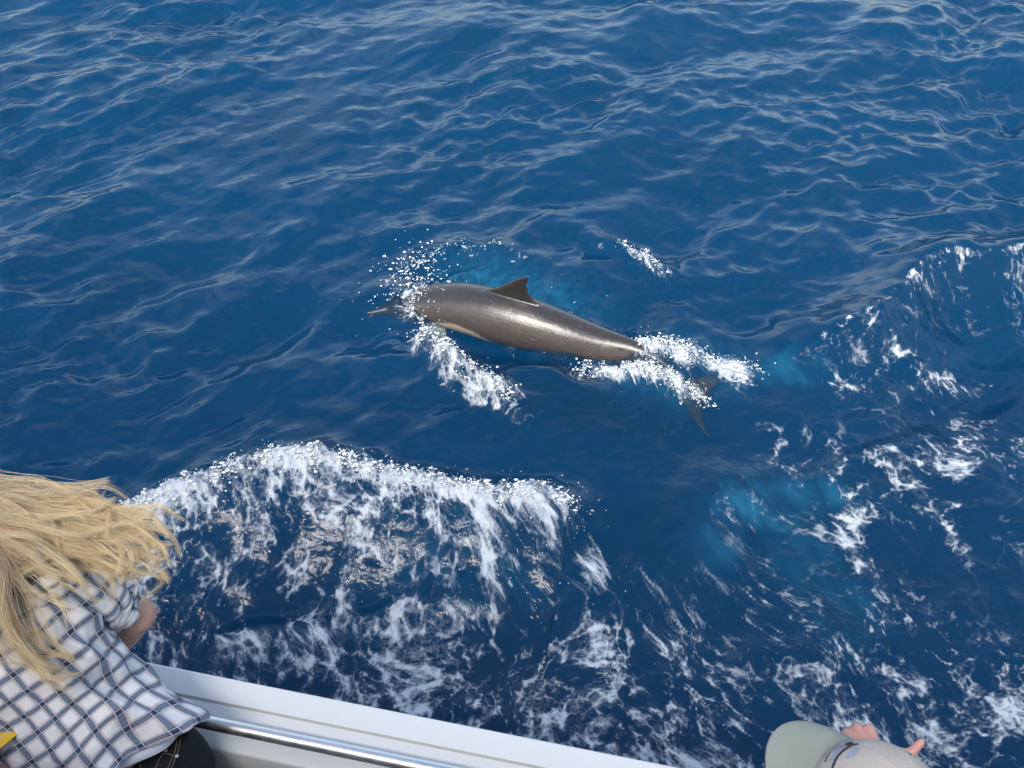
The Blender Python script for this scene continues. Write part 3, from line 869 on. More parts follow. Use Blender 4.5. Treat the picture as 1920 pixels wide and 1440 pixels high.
def face_bits(L, ax, parent, s=1.0):
    for q in (-1, 1):
        g = Geo().add(*ball(L(0.031 * q, 0.0795, 0.004), 0.0125 * s, 14, 10)); e = link('eye', g.mesh('eye'), M['under'], parent)
        g = Geo().add(*ball(L(0.031 * q, 0.0895, 0.004), 0.0055 * s, 10, 8)); link('iris', g.mesh('iris'), M['ink'], e)

def cloth(o, amp=0.006, sc_=7.0, seed=0):
    """shallow creases pushed into a garment mesh"""
    me = o.data; n = len(me.vertices)
    co = np.empty(n * 3, np.float32); nr = np.empty(n * 3, np.float32)
    me.vertices.foreach_get('co', co); me.vertices.foreach_get('normal', nr)
    co = co.reshape(-1, 3); nr = nr.reshape(-1, 3)
    d = fbm(co[:, 0] * sc_ + co[:, 2] * sc_ * 0.7, co[:, 1] * sc_ - co[:, 2] * sc_ * 0.6, seed, 4, 0.55)
    d = d + 0.6 * (1 - 2 * np.abs(fbm(co[:, 0] * sc_ * 1.7 - co[:, 2] * sc_, co[:, 1] * sc_ * 1.4 + co[:, 2] * sc_ * 0.5, seed + 9, 3)))
    me.vertices.foreach_set('co', (co + nr * (amp * d)[:, None]).ravel().astype(np.float32)); me.update()
    return o

def trousers(name, waist_c, side, fwd, rs, rf, hips, knees, ankles, mat, parent):
    g = Geo()
    wc = Vector(waist_c); side = Vector(side).normalized(); fwd = Vector(fwd).normalized()
    hc = (Vector(hips[0]) + Vector(hips[1])) / 2
    g.add(*loft([(wc, side, fwd, rs * 0.90, rf * 0.95), (wc.lerp(hc, 0.35), side, fwd, rs * 1.0, rf * 1.05), (wc.lerp(hc, 0.75), side, fwd, rs * 1.06, rf * 1.12), (hc + V(0, 0, -0.06), side, fwd, rs * 0.95, rf * 1.0)], 32, True, 2.3))
    for h, k, a in zip(hips, knees, ankles):
        g.add(*limb([h, Vector(h).lerp(Vector(k), 0.5), k, Vector(k).lerp(Vector(a), 0.45), a], [0.094, 0.082, 0.064, 0.060, 0.048], 20, 24))
    return cloth(fuse(name, g, 0.011, 3, mat, parent), 0.005, 9, 3)

def shoes(ankles, fwd, parent):
    fwd = Vector(fwd).normalized(); side = fwd.cross(UP)
    for a in ankles:
        a = Vector(a)
        g = Geo().add(*loft([(a + V(0, 0, 0.03), side, fwd, 0.042, 0.05), (a + V(0, 0, -0.02) + fwd * 0.01, side, fwd, 0.045, 0.065), (V(a.x, a.y, 0.80) + fwd * 0.05, side, fwd, 0.046, 0.115), (V(a.x, a.y, 0.757) + fwd * 0.055, side, fwd, 0.044, 0.12)], 20))
        link('shoe', g.mesh('shoe'), M['shoe'], parent)

# ---- person leaning over the side in a plaid shirt
def build_leaner():
    root = empty('person', (-0.93, 1.10, 0.755))
    HP = V(-0.99, 1.20, 1.67); NK = V(-1.29, 1.42, 2.07)
    S = (NK - HP).normalized(); RV = V(0.837, 0.269, 0.477).normalized(); FR = S.cross(RV).normalized()
    RSH = V(-1.082, 1.424, 2.095); LSH = V(-1.400, 1.322, 1.914)
    ELB = V(-0.955, 1.472, 1.882); WR = V(-1.105, 1.470, 1.668)
    LELB = V(-1.46, 1.54, 1.78); LWR = V(-1.28, 1.560, 1.665)
    HC = NK + V(-0.015, 0.105, 0.105); FACE = V(0.10, 0.85, -0.50)
    g = Geo()
    ax, L = head_geo(g, HC, FACE, V(-0.1, 0.45, 0.85))
    g.add(*limb([NK - S * 0.05, NK + V(-0.005, 0.03, 0.03), HC + V(0, -0.01, -0.03)], [0.066, 0.054, 0.054], 20, 12))
    g.add(*loft([(HP + S * -0.02, RV, FR, 0.150, 0.10), (HP + S * 0.16, RV, FR, 0.135, 0.095), (HP + S * 0.36, RV, FR, 0.160, 0.11), (HP + S * 0.47, RV, FR, 0.165, 0.085), (HP + S * 0.54, RV, FR, 0.08, 0.06)], 28))
    for sh, el, wr in ((RSH, ELB, WR), (LSH, LELB, LWR)):
        g.add(*limb([sh, sh.lerp(el, 0.5), el], [0.056, 0.050, 0.044], 18, 14))
        g.add(*ball(el, 0.046, 16, 12))
        g.add(*limb([el, el.lerp(wr, 0.35), wr], [0.043, 0.043, 0.028], 18, 14))
    hand_geo(g, WR, V(-0.75, 0.45, -0.28), V(-0.1, 0.2, -1), V(0.3, 0.9, 0), 0.45)
    hand_geo(g, LWR, V(0.75, 0.05, -0.28), V(0.1, 0.2, -1), V(-0.1, 0.9, 0), 0.45)
    body = fuse('body', g, 0.0055, 3, M['skin'], root)
    face_bits(L, ax, body)
    # shirt: lofted sheet with its own cloth coordinates
    nS, nA = 70, 132
    prof_t = [0.0, 0.10, 0.28, 0.50, 0.66, 0.80, 0.90, 0.96, 1.0]
    prof_w = [0.212, 0.200, 0.183, 0.188, 0.201, 0.203, 0.178, 0.125, 0.076]
    prof_d = [0.140, 0.135, 0.122, 0.126, 0.132, 0.124, 0.106, 0.086, 0.068]
    Ltot = 0.562
    verts, uvs = [], []
    for i in range(nS):
        t = i / (nS - 1)
        w = float(np.interp(t, prof_t, prof_w)); d = float(np.interp(t, prof_t, prof_d))
        c = HP - S * 0.015 + S * (Ltot * t) - FR * (0.022 * math.sin(math.pi * t))
        arc = 0.0; prev = None
        ring, us = [], []
        for k in range(nA + 1):
            a = -math.pi / 2 + 2 * math.pi * k / nA    # seam on the chest, back in the middle
            ca, sa = math.cos(a + math.pi), math.sin(a + math.pi)
            e = 2 / 2.3
            x = math.copysign(abs(ca) ** e, ca) * w * (1 if True else 0)
            y = math.copysign(abs(sa) ** e, sa) * d
            p = c + RV * x + (-FR) * (-y)
            q = Vector((x, y, 0))
            if prev is not None: arc += (q - prev).length
            prev = q; ring.append(p); us.append(arc)
        mid = us[nA // 2]
        verts.append(ring); uvs.append([(u - mid, Ltot * t) for u in us])
    Vv = np.array([[p[:] for p in r_] for r_ in verts]); UV = np.array(uvs)
    ctr = Vv.mean(1, keepdims=True)
    nrm = Vv - ctr; nrm /= np.linalg.norm(nrm, axis=2, keepdims=True)
    U, W = UV[..., 0], UV[..., 1]
    T = W / Ltot
    fold = 0.021 * (1 - 2 * np.abs(perlin(U * 5 + W * 3.5 + 3, W * 2.2 - U * 1.5, 80))) * (1 - 0.4 * T)
    fold += 0.013 * (1 - 2 * np.abs(perlin(U * 11 - W * 7, W * 5 + U * 3, 81))) + 0.004 * perlin(U * 26, W * 20, 82)
    # gathers pulling from the armpit down the right flank, and bunched cloth over the hips
    fold += 0.012 * np.sin(U * 70 + 26 * W) * np.exp(-((U - 0.20) / 0.07) ** 2) * sstep(0.85, 0.5, T)
    fold += 0.014 * np.sin(W * 75 + 14 * U) * np.exp(-(T / 0.16) ** 2) * np.exp(-((U + 0.10) / 0.10) ** 2)
    fold += 0.020 * np.sin(U * 24 + 1.0) * np.exp(-(T / 0.12) ** 2)
    Vv = Vv + nrm * fold[..., None]
    # tail of the shirt lifting in the wind on the right hip
    tail = np.exp(-((U - 0.235) / 0.075) ** 2) * np.exp(-(T / 0.13) ** 2)
    off = np.array((RV * 0.040 - S * 0.045 + UP * 0.01)[:])
    Vv = Vv + tail[..., None] * off
    hem = np.exp(-(T / 0.08) ** 2) * (0.016 * np.sin(U * 13 + 2.2)) + 0.050 * np.clip(1 - T / 0.5, 0, 1) * sstep(-0.02, 0.13, U) * sstep(0.30, 0.22, U)
    Vv = Vv + hem[..., None] * np.array(S[:])
    G = Geo(); G.v = [tuple(p) for p in Vv.reshape(-1, 3)]
    fuv = []
    def quad(i, k): 
        a = i * (nA + 1) + k
        return (a, a + 1, a + nA + 2, a + nA + 1)
    for i in range(nS - 1):
        for k in range(nA):
            G.f.append(quad(i, k))
    UVL = [tuple(q) for q in UV.reshape(-1, 2)]
    # sleeve
    def sleeve(sh, el, f1, ref, rot):
        pts = catmull([sh - (el - sh) * 0.28 , sh, sh.lerp(el, 0.5), sh.lerp(el, f1)], 34)
        b0 = len(G.v); m = 44
        for i, p in enumerate(pts):
            t = (pts[min(i + 1, 33)] - pts[max(i - 1, 0)]).normalized()
            s = (ref - t * ref.dot(t)).normalized(); w = t.cross(s)
            f = i / 33
            r0 = np.interp(f, [0, 0.15, 0.35, 0.7, 1.0], [0.050, 0.074, 0.080, 0.072, 0.066])
            for k in range(m + 1):
                a = 2 * math.pi * k / m
                r = r0 + 0.006 * math.sin(3 * a + f * 9) + 0.005 * math.sin(f * 30 + 2 * a) * f + 0.004 * math.sin(7 * a - f * 16)
                G.v.append(tuple(p + s * (math.cos(a) * r) + w * (math.sin(a) * r)))
                uu, vv = a * 0.072, f * 0.30
                UVL.append((uu * math.cos(rot) - vv * math.sin(rot) + 0.013, uu * math.sin(rot) + vv * math.cos(rot)))
        for i in range(33):
            for k in range(m):
                a = b0 + i * (m + 1) + k
                G.f.append((a, a + m + 1, a + m + 2, a + 1))
    sleeve(RSH - FR * 0.006, ELB, 0.70, FR, 0.35)
    sleeve(LSH, LELB, 0.80, FR, -0.3)
    me = G.mesh('shirt')
    ul = me.uv_layers.new(name='UVMap')
    li = np.empty(len(me.loops), np.int32); me.loops.foreach_get('vertex_index', li)
    ul.data.foreach_set('uv', np.array(UVL, np.float32)[li].ravel())
    shirt = link('shirt', me, M['plaid'], root)
    so = shirt.modifiers.new('thick', 'SOLIDIFY'); so.thickness = 0.0018
    # rolled cuff at the elbow: a twisted roll of cloth
    for sh, el in ((RSH, ELB), (LSH, LELB)):
        t = (el - sh).normalized(); s = (FR - t * FR.dot(t)).normalized(); w = t.cross(s)
        for j, (fr, rad, th) in enumerate(((0.69, 0.062, 0.0135), (0.76, 0.058, 0.012))):
            c = sh.lerp(el, fr); v, f, uv = [], [], []
            m, q = 48, 12
            for k in range(m + 1):
                a = 2 * math.pi * k / m
                rd = s * math.cos(a) + w * math.sin(a)
                tt = th * (1 + 0.25 * math.sin(5 * a + j) + 0.15 * math.sin(11 * a))
                cc = c + rd * rad + t * (0.006 * math.sin(2 * a + j * 2))
                for l in range(q):
                    b = 2 * math.pi * l / q
                    v.append(cc + rd * (tt * 0.8 * math.cos(b)) + t * (tt * 1.3 * math.sin(b))); uv.append((a * 0.06 + 0.02 * math.sin(3 * a), 0.04 + b * 0.012 + 0.012 * math.sin(4 * a)))
            for k in range(m):
                for l in range(q):
                    a_, b_ = k * q + l, k * q + (l + 1) % q
                    f.append((a_, b_, b_ + q, a_ + q))
            mc = mesh('cuff', v, f); u2 = mc.uv_layers.new(name='UVMap')
            li = np.empty(len(mc.loops), np.int32); mc.loops.foreach_get('vertex_index', li)
            u2.data.foreach_set('uv', np.array(uv, np.float32)[li].ravel())
            link('cuff', mc, M['plaid'], shirt)
    # pale vest showing below the hem
    secs = []
    PS = V(0.95, 0.15, 0.22).normalized()
    for i in range(10):
        t = i / 9
        secs.append((HP + S * (0.14 - 0.124 * t) + V(0.012, -0.004, 0) * t, RV.lerp(PS, t * 0.6), FR, 0.172 + 0.014 * t, 0.120 + 0.012 * t))
    v, f = loft(secs, 96, False)
    v = [p + (p - HP).normalized() * (0.005 * math.sin((k % 96) / 96 * 44) * (k // 96) / 9) + S * (0.008 * math.sin((k % 96) / 96 * 25.13) * (k // 96) / 9) for k, p in enumerate(v)]
    ve = link('vest', mesh('vest', v, f), M['under'], root)
    ve.modifiers.new('thick', 'SOLIDIFY').thickness = 0.0015
    # jeans
    hips = ((-0.845, 1.165, 1.56), (-1.005, 1.135, 1.54)); knees = ((-0.835, 1.135, 1.18), (-1.01, 1.09, 1.18)); ank = ((-0.83, 1.07, 0.83), (-1.02, 1.03, 0.83))
    jn = trousers('jeans', HP + V(0.035, -0.004, 0.030), PS, V(-0.03, 0.93, -0.30), 0.176, 0.116, hips, knees, ank, M['denim'], root)
    # rivets and seams on the right hip pocket
    bv = bvh(jn)
    def snap(p, d, lift):
        hit = bv.ray_cast(Vector(p) - root.location - Vector(d) * 0.3, Vector(d))
        return (hit[0] + root.location + hit[1] * lift, hit[1]) if hit[0] is not None else (Vector(p), -Vector(d))
    view = V(-0.33, 0.49, -0.80).normalized()
    for p in ((-0.845, 1.185, 1.73), (-0.819, 1.177, 1.721)):
        q, nrm_ = snap(p, view, 0.0008)
        sx_ = nrm_.orthogonal().normalized()
        gg = Geo().add(*loft([(q - nrm_ * 0.002, sx_, nrm_.cross(sx_), 0.0046, 0.0046), (q + nrm_ * 0.0012, sx_, nrm_.cross(sx_), 0.0044, 0.0044), (q + nrm_ * 0.0022, sx_, nrm_.cross(sx_), 0.0026, 0.0026)], 16))
        link('rivet', gg.mesh('rivet'), M['steel'], jn)
    for line in (((-0.836, 1.231, 1.78), (-0.83, 1.213, 1.761), (-0.837, 1.196, 1.741), (-0.859, 1.174, 1.717), (-0.879, 1.148, 1.688)),
                 ((-0.82, 1.231, 1.78), (-0.816, 1.213, 1.761), (-0.819, 1.196, 1.741), (-0.825, 1.181, 1.725), (-0.846, 1.152, 1.693)),
                 ((-0.812, 1.231, 1.78), (-0.808, 1.213, 1.761), (-0.811, 1.196, 1.741), (-0.819, 1.178, 1.722), (-0.838, 1.15, 1.69)),
                 ((-0.921, 1.181, 1.725), (-0.908, 1.165, 1.707), (-0.898, 1.148, 1.688)),
                 ((-0.849, 1.181, 1.725), (-0.836, 1.18, 1.724), (-0.82, 1.176, 1.719))):
        pts = [snap(p, view, 0.0006)[0] for p in catmull(line, 24)]
        link('seam', Geo().add(*tube(pts, 0.0010, 6)).mesh('seam'), M['stitch'], jn)
    shoes(ank, V(0, 1, 0), root)
    # windblown hair: locks leave the head and stream aft
    H = HC
    locks = [ # control points, width, strands
        ([(-1.283, 1.547, 2.251), (-1.132, 1.552, 2.256), (-1.044, 1.543, 2.247), (-0.969, 1.56, 2.265), (-0.906, 1.552, 2.257)], 0.016, 70),
        ([(-1.283, 1.535, 2.237), (-1.132, 1.535, 2.237), (-1.044, 1.525, 2.226), (-0.934, 1.537, 2.24)], 0.016, 110),
        ([(-1.278, 1.515, 2.231), (-1.127, 1.511, 2.226), (-0.99, 1.503, 2.217), (-0.864, 1.499, 2.212), (-0.795, 1.484, 2.196)], 0.026, 330),
        ([(-1.272, 1.496, 2.225), (-1.123, 1.488, 2.215), (-0.985, 1.484, 2.211), (-0.873, 1.476, 2.201), (-0.823, 1.446, 2.169), (-0.838, 1.429, 2.15)], 0.02, 240),
        ([(-1.249, 1.471, 2.226), (-1.113, 1.459, 2.213), (-1.002, 1.442, 2.194), (-0.903, 1.421, 2.171), (-0.863, 1.398, 2.145), (-0.9, 1.383, 2.129)], 0.020, 230),
        ([(-1.26, 1.488, 2.215), (-1.135, 1.476, 2.201), (-1.023, 1.463, 2.188), (-0.923, 1.455, 2.178), (-0.805, 1.448, 2.171)], 0.02, 240),
        ([(-1.254, 1.469, 2.209), (-1.118, 1.461, 2.2), (-0.993, 1.44, 2.177), (-0.894, 1.426, 2.161), (-0.802, 1.418, 2.152)], 0.014, 90),
        ([(-1.243, 1.456, 2.225), (-1.108, 1.446, 2.214), (-1.022, 1.427, 2.193), (-0.936, 1.395, 2.156), (-0.905, 1.378, 2.138)], 0.014, 80),
        ([(-1.212, 1.426, 2.243), (-1.091, 1.418, 2.234), (-1.03, 1.393, 2.207), (-0.97, 1.361, 2.171), (-0.933, 1.328, 2.135), (-0.887, 1.315, 2.12)], 0.014, 110),
        ([(-1.204, 1.416, 2.255), (-1.108, 1.4, 2.237), (-1.134, 1.379, 2.214), (-1.108, 1.37, 2.204), (-1.035, 1.382, 2.217), (-0.951, 1.366, 2.2)], 0.006, 20),
        ([(-1.193, 1.395, 2.262), (-1.139, 1.348, 2.209), (-1.121, 1.292, 2.147), (-1.074, 1.24, 2.089), (-1.002, 1.212, 2.058), (-0.964, 1.207, 2.053)], 0.022, 200),
        ([(-1.205, 1.395, 2.262), (-1.157, 1.34, 2.2), (-1.139, 1.284, 2.138), (-1.098, 1.236, 2.085), (-1.026, 1.204, 2.049), (-0.993, 1.195, 2.039)], 0.022, 200),
        ([(-1.229, 1.387, 2.253), (-1.181, 1.332, 2.191), (-1.16, 1.276, 2.129), (-1.121, 1.24, 2.089), (-1.05, 1.21, 2.056)], 0.024, 170),
        ([(-1.157, 1.387, 2.253), (-1.098, 1.332, 2.191), (-1.05, 1.284, 2.138), (-1.008, 1.24, 2.089), (-0.948, 1.246, 2.096)], 0.008, 22),
        ([(-1.222, 1.414, 2.267), (-1.151, 1.386, 2.236), (-1.091, 1.346, 2.192), (-1.019, 1.314, 2.156), (-0.983, 1.265, 2.103)], 0.012, 30),
        ([(-1.329, 1.515, 2.26), (-1.217, 1.515, 2.26), (-1.118, 1.502, 2.246), (-1.006, 1.482, 2.223), (-0.944, 1.469, 2.209)], 0.036, 260),
        ([(-1.317, 1.481, 2.252), (-1.206, 1.477, 2.248), (-1.108, 1.46, 2.229), (-1.022, 1.44, 2.207), (-0.973, 1.419, 2.184)], 0.036, 260),
        ([(-1.3, 1.437, 2.248), (-1.19, 1.433, 2.244), (-1.118, 1.417, 2.226), (-1.057, 1.409, 2.217), (-1.02, 1.405, 2.212)], 0.024, 120),
    ]
    tv, tf, ta = [], [], []
    SEG = 14
    for cps, wd, cnt in locks:
        if wd > 0.0215 and len(cps) > 4 and cps[-1][2] < 2.06: cnt, wd = cnt // 2, wd * 0.6
        cnt = int(cnt * 1.95)
        nc = max(4, cnt // 26)
        clumps = []
        for _ in range(nc):
            sh = Vector((random.gauss(0, .7), random.gauss(0, 1), random.gauss(0, .8))) * wd
            m_ = len(cps) - 1
            q = []
            for j, c_ in enumerate(cps):
                k = j / m_
                q.append(Vector(c_) + sh * (1.1 - 0.3 * k) + Vector([max(-1.5, min(1.5, random.gauss(0, 1))) for _q in range(3)]) * (0.004 + 0.021 * k) * (wd / 0.02) ** 0.5)
            clumps.append((catmull(q, SEG), random.uniform(0.50, 1.10)))
        for _ in range(cnt):
            base, ln = random.choice(clumps)
            ln *= random.uniform(0.9, 1.0)
            off = Vector((random.gauss(0, 1), random.gauss(0, 1), random.gauss(0, 1)))
            wob = Vector((random.gauss(0, 1), random.gauss(0, 1), random.gauss(0, 1))) * 0.004; ph = random.uniform(0, 6.28); fq = random.uniform(2, 6)
            r0 = random.uniform(0.00024, 0.00046)
            pts = []
            for i in range(SEG):
                t = i / (SEG - 1)
                j = t * min(1, ln) * (SEG - 1); a = int(min(j, SEG - 2)); fr = j - a
                pts.append(base[a].lerp(base[a + 1], fr) + off * (0.0080 * (1 - t) + 0.0026 * (1 - 0.6 * t)) + wob * math.sin(ph + fq * t) * t)
            s = None; b0 = len(tv)
            for i, p in enumerate(pts):
                d = (pts[min(i + 1, SEG - 1)] - pts[max(i - 1, 0)]).normalized()
                s = d.orthogonal().normalized() if s is None else (s - d * s.dot(d)).normalized()
                w = d.cross(s); r = r0 * (1 - 0.55 * (i / (SEG - 1)) ** 2)
                for a in (0, 2.094, 4.189): tv.append(tuple(p + s * (math.cos(a) * r) + w * (math.sin(a) * r))); ta.append(i / (SEG - 1))
            for i in range(SEG - 1):
                for k in range(3):
                    a, b = b0 + i * 3 + k, b0 + i * 3 + (k + 1) % 3
                    tf.append((a, b, b + 3, a + 3))
    g = Geo().add(*ball(HC + V(0, -0.014, 0.028), (0.090, 0.105, 0.108), 32, 22, ax))
    nb = len(tv); tv += g.v; tf += [tuple(i + nb for i in q) for q in g.f]; ta += [0.1] * len(g.v)
    me = bpy.data.meshes.new('hair'); me.from_pydata(tv, [], tf); me.update(); add_attr(me, 'along', ta)
    link('hair', me, M['hair'], root)
    tag(root, 'person with windblown long blonde hair and plaid shirt leaning over the rail', 'person')

def bvh(o):
    from mathutils.bvhtree import BVHTree
    return BVHTree.FromPolygons([v.co[:] for v in o.data.vertices], [tuple(p.vertices) for p in o.data.polygons])

build_leaner()

# ---- generic standing person
def standing(root, foot, face, head_c, shr, shl, arms, top_mat, leg_mat, skin, sleeve_f=0.75, curl=(0.5, 0.5), hands=None):
    face = Vector(face).normalized(); right = face.cross(UP).normalized()
    shr, shl = Vector(shr), Vector(shl); sc_ = (shr + shl) / 2
    hipc = Vector((foot[0], foot[1], 1.62))
    g = Geo()
    ax, L = head_geo(g, head_c, face + V(0, 0, -0.25), UP)
    g.add(*limb([sc_ + V(0, 0, 0.0), sc_.lerp(Vector(head_c), 0.5), Vector(head_c) + V(0, 0, -0.04)], [0.075, 0.060, 0.058], 20, 12))
    g.add(*loft([(hipc, right, face, 0.15, 0.10), (hipc.lerp(sc_, 0.5), right, face, 0.15, 0.11), (hipc.lerp(sc_, 0.85), right, face, 0.17, 0.11), (sc_ + V(0, 0, 0.02), right, face, 0.12, 0.07)], 28))
    for (sh, el, wr), hd in zip(arms, hands):
        sh, el, wr = Vector(sh), Vector(el), Vector(wr)
        g.add(*limb([sh, sh.lerp(el, .5), el], [0.058, 0.052, 0.043], 18, 14)); g.add(*ball(el, 0.042, 16, 12))
        g.add(*limb([el, el.lerp(wr, .35), wr], [0.042, 0.042, 0.028], 18, 14))
        hand_geo(g, wr, *hd)
    body = fuse('body', g, 0.0042, 3, skin, root)
    face_bits(L, ax, body)
    g = Geo()
    g.add(*loft([(hipc + V(0, 0, -0.06), right, face, 0.185, 0.135), (hipc.lerp(sc_, 0.4), right, face, 0.175, 0.13), (hipc.lerp(sc_, 0.8), right, face, 0.200, 0.135), (sc_, right, face, 0.185, 0.10), (sc_ + V(0, 0, 0.055), right, face, 0.085, 0.075)], 32, True, 2.3))
    for sh, el, wr in arms:
        sh, el = Vector(sh), Vector(el)
        g.add(*limb([sh - (el - sh) * 0.1, sh, sh.lerp(el, sleeve_f)], [0.07, 0.078, 0.066], 20, 14))
    cloth(fuse('shirt', g, 0.011, 3, top_mat, root), 0.006, 7, 14)
    hips = [hipc + right * 0.085 + V(0, 0, -0.05), hipc - right * 0.085 + V(0, 0, -0.05)]
    knees = [Vector((*foot[:2], 1.19)) + right * 0.09 + face * 0.03, Vector((*foot[:2], 1.19)) - right * 0.09 + face * 0.03]
    ank = [Vector((*foot[:2], 0.83)) + right * 0.09, Vector((*foot[:2], 0.83)) - right * 0.09]
    trousers('trousers', hipc + V(0, 0, 0.08), right, face, 0.165, 0.12, hips, knees, ank, leg_mat, root)
    shoes(ank, face, root)
    return body, ax, L

# ---- person in the cap
def build_capped():
    FX, FY = 0.545, 0.672
    face = V(-0.87, 0.49, 0).normalized(); right = face.cross(UP)
    root = empty('person', (FX, FY, 0.755))
    HCN = V(0.535, 0.676, 2.506)
    shr = V(FX, FY, 2.225) + right * 0.185; shl = V(FX, FY, 2.225) - right * 0.185
    lw = shl + V(-0.26, 0.05, -0.32)
    arms = ((shr, (0.690, 0.975, 1.985), (0.650, 0.834, 2.266)), (shl, shl + V(-0.02, -0.03, -0.29), lw))
    hands = ((V(-0.25, 0.55, 0.75), V(0.0, 0.80, -0.60), V(1.0, 0.1, 0.0), 0.80, V(0.95, 0.0, 0.03), 0.95, 0.14, 0.060), (V(-0.9, 0.1, -0.3), V(0, 0, -1), V(0, 1, 0), 0.4))
    body, ax, L = standing(root, (FX, FY), face, HCN, shr, shl, arms, M['tan'], M['grey'], M['skin2'], hands=hands)
    hr = Geo().add(*ball(HCN + V(0.012, 0, 0.0), (0.081, 0.095, 0.085), 24, 16, ax)); link('hair', hr.mesh('hair'), M['darkhair'], root)
    # cap
    tilt = Matrix.Rotation(R(10), 3, right)      # crown eased back a little
    cz = (UP - face * 0.30).normalized(); cf = right.cross(cz) * -1
    cf = (face - cz * face.dot(cz)).normalized(); cr = cf.cross(cz).normalized()
    CC = HCN + cz * 0.035
    Rf, Rs, Ht = 0.098, 0.086, 0.115
    def crown(th, h, lift=0.0):
        """th from the front towards the wearer's right, h 0..1 up the crown"""
        r_ = (1 - h ** 2.0) ** 0.5
        front = 1 + 0.05 * math.cos(th) * math.sin(min(1, h) * math.pi)
        d = cf * (math.cos(th) * (Rf * r_ * front + lift)) + cr * (math.sin(th) * (Rs * r_ * front + lift))
        return CC + d + cz * (Ht * h + lift * h)
    v, f = [], []
    nT, nH = 72, 26
    ti, hi_ = np.meshgrid(np.arange(nT) / nT * 2 * np.pi, np.sin(np.arange(nH + 1) / nH * np.pi / 2))
    WN = 0.0010 * perlin(ti * 3, hi_ * 3, 91) + 0.0006 * perlin(ti * 7 + 3, hi_ * 4, 92)
    for i in range(nH + 1):
        h = 0.999 * math.sin(i / nH * math.pi / 2)
        for k in range(nT):
            th = 2 * math.pi * k / nT
            wr_ = WN[i, k]
            crease = 0.0032 * math.exp(-((math.sin((th - 1.9) * 1.0) * 0.6 - (h - 0.55)) / 0.05) ** 2) * max(0, math.cos(th - 2.0))
            v.append(crown(th, h, wr_ - crease))
    for i in range(nH):
        for k in range(nT):
            a, b = i * nT + k, i * nT + (k + 1) % nT
            f.append((a, b, b + nT, a + nT))
    f.append(tuple(range(nH * nT, nH * nT + nT)))
    capo = link('cap', mesh('cap', v, f), M['capcloth'], root)
    capo.modifiers.new('thick', 'SOLIDIFY').thickness = 0.0015
    capo['label'] = 'stone coloured cap crown with navy web address lettering'
    # brim
    v, f = [], []; n1, n2 = 40, 14
    for lay in (0, 1):
        for j in range(n2 + 1):
            q = j / n2
            for i in range(n1 + 1):
                th = R(-82 + 164 * i / n1)
                out = 0.078 * q * math.cos(th * 0.90) ** 0.55 if abs(th) < R(99) else 0
                c_ = crown(th, 0.03, 0.001)
                p = c_ + cf * (out) + cr * (math.sin(th) * 0.012 * q) - cz * (0.010 * q * q + 0.016 * (math.sin(th) ** 2) * q) - cz * (0.0032 * lay)
                v.append(p)
    m = (n2 + 1) * (n1 + 1)
    for lay in (0, 1):
        for j in range(n2):
            for i in range(n1):
                a = lay * m + j * (n1 + 1) + i
                q = (a, a + n1 + 1, a + n1 + 2, a + 1)
                f.append(q if lay == 0 else q[::-1])
    for i in range(n1):
        a = n2 * (n1 + 1) + i; f.append((a, a + m, a + m + 1, a + 1))
    bo = link('brim', mesh('brim', v, f), M['brim'], capo)
    bo['label'] = 'sage green curved cap brim'
    # seams and eyelets
    for th in (R(50), R(110), R(170), R(-70), R(-130)):
        link('panel_seam', Geo().add(*tube([crown(th, h, 0.0008) for h in np.linspace(0.02, 0.985, 24)], 0.0013, 6)).mesh('seam'), M['capcloth'], capo)
    for th in (R(20), R(80), R(140), R(-40), R(-100)):
        p = crown(th, 0.80, 0.0012); q = (p - CC).normalized(); s = q.orthogonal().normalized()
        link('eyelet', Geo().add(*loft([(p - q * 0.001, s, q.cross(s), 0.0026, 0.0026), (p + q * 0.0006, s, q.cross(s), 0.0020, 0.0020)], 12)).mesh('eyelet'), M['ink'], capo)
    bt = Geo().add(*ball(CC + cz * Ht, (0.006, 0.006, 0.003), 14, 8)); link('button', bt.mesh('button'), M['capcloth'], capo)
    # lettering worked on the crown; text runs from the wearer's right to left
    def letter(name, txt, size, th0, h0, mat, dir_=1):
        cu = bpy.data.curves.new('txt', 'FONT'); cu.body = txt; cu.size = size; cu.resolution_u = 3; cu.offset = size * 0.018
        o = bpy.data.objects.new('txt', cu); COL.objects.link(o)
        dg = bpy.context.evaluated_depsgraph_get(); dg.update()
        me = bpy.data.meshes.new_from_object(o.evaluated_get(dg)); bpy.data.objects.remove(o)
        for vx in me.vertices:
            x, y = vx.co.x, vx.co.y
            vx.co = crown(th0 - x / 0.098, h0 + y / (Ht * 1.05), 0.0026)
        link(name, me, mat, capo, False)
    letter('web_lettering', 'www.recycl', 0.0108, R(30.5), 0.235, M['ink'])
    letter('blue_lettering', 'RECYC', 0.0135, R(23), 0.345, M['blue'])
    letter('blue_lettering', 'CYCL', 0.0135, R(20), 0.575, M['blue'])
    line = [crown(th, h, 0.0026) for th, h in zip(np.linspace(R(27), R(-24), 22), 0.585 - 0.20 * np.linspace(0, 1, 22) ** 0.6)]
    link('printed_stem', Geo().add(*tube(line, [0.0010 + 0.0005 * math.sin(i / 21 * 3.14) for i in range(22)], 8)).mesh('stem'), M['ink'], capo)
    lf = [crown(R(26) + 0.065 * math.cos(a) * (1 if math.cos(a) > 0 else 1.25), 0.465 + 0.045 * math.sin(a) * (1 - 0.45 * math.cos(a)), 0.0028) for a in np.linspace(0, 2 * math.pi, 24, endpoint=False)]
    link('printed_leaf', mesh('leaf', lf, [tuple(range(24))]), M['ink'], capo, False)
    tag(root, 'person in a stone cap with a sage green brim, hand raised beside the head', 'person')
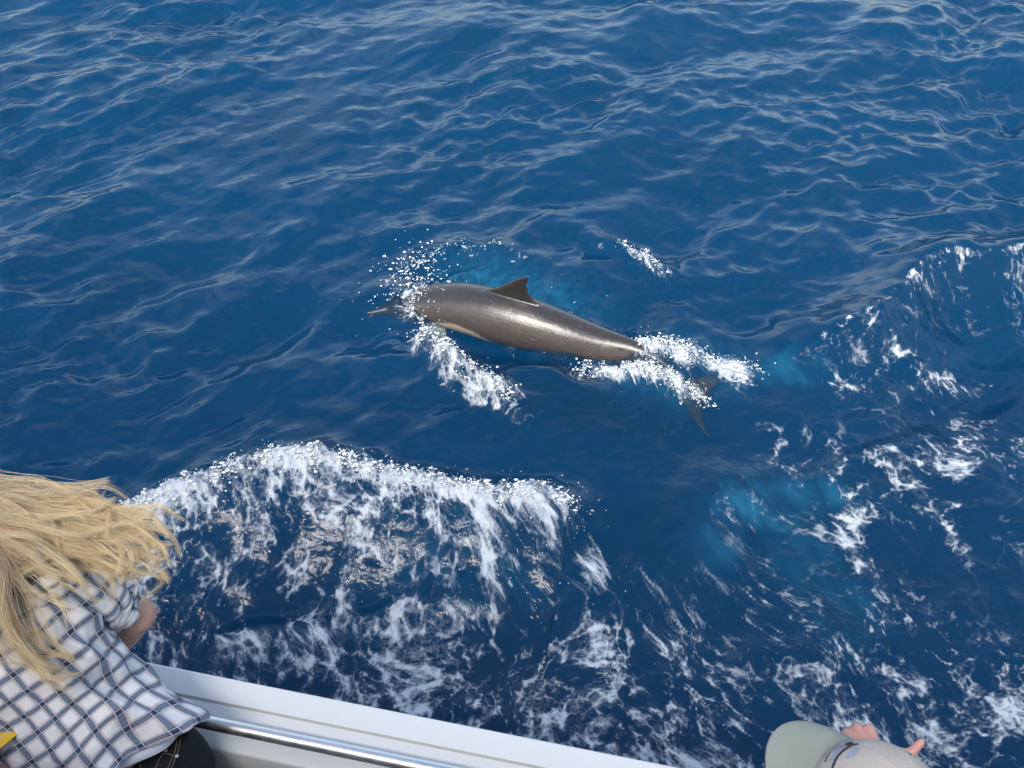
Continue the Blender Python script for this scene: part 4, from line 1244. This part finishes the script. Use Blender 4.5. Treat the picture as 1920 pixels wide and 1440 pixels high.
build_capped()

# ---- person at the left edge holding a yellow card
def build_holder():
    root = empty('person', (-1.20, 0.70, 0.755))
    shr = V(-1.00, 0.72, 2.06); shl = V(-1.37, 0.72, 2.06)
    arms = ((shr, (-1.02, 0.965, 1.70), (-1.205, 1.115, 1.785)), (shl, (-1.42, 0.86, 1.80), (-1.36, 1.08, 1.86)))
    hands = ((V(-0.75, 0.62, 0.10), V(-0.2, -0.2, 1), V(0.3, 0.8, 0.3), 0.35), (V(0.35, 0.9, 0.05), V(0.1, -0.2, 1), V(0.5, 0.1, 0), 0.35))
    standing(root, (-1.20, 0.70), V(0, 1, 0), V(-1.19, 0.75, 2.33), shr, shl, arms, M['grey'], M['tan'], M['skin2'], 0.6, hands=hands)
    hr = Geo().add(*ball(V(-1.19, 0.732, 2.362), (0.084, 0.098, 0.092), 24, 16)); link('hair', hr.mesh('hair'), M['darkhair'], root)
    tag(root, 'person at the left edge with a bare forearm under a yellow card', 'person')
    # card
    c = V(-1.165, 1.165, 1.882)
    ex = V(0.60, -0.78, -0.10).normalized(); ey = V(-0.78, -0.60, 0.02).normalized()
    ey = (ey - ex * ey.dot(ex)).normalized(); ez = ex.cross(ey).normalized()
    if ez.z < 0: ez = -ez
    p0 = V(-1.135, 1.150, 1.884)
    cc = p0 - V(0.80, 0.05, 0) * 0.0
    e1 = V(-0.80, 0.58, 0.04).normalized(); e2 = V(-0.60, -0.80, 0.03); e2 = (e2 - e1 * e2.dot(e1)).normalized(); e3 = e2.cross(e1).normalized()
    if e3.z < 0: e3 = -e3
    ctr = p0 + e1 * 0.10 + e2 * 0.075
    g = Geo(); box_geo(g, ctr, (e1, e2, e3), (0.10, 0.075, 0.0015))
    o = link('yellow_card', g.mesh('card'), M['yellow'], None, False)
    bevel(o, 0.001)
    g = Geo(); box_geo(g, p0 + e1 * 0.02 + e2 * 0.075 + e3 * 0.0018, (e1, e2, e3), (0.0012, 0.072, 0.0004))
    link('printed_line', g.mesh('line'), M['seam'], o, False)
    tag(o, 'bright yellow card held out at the left edge beside the plaid shirt', 'card')
build_holder()
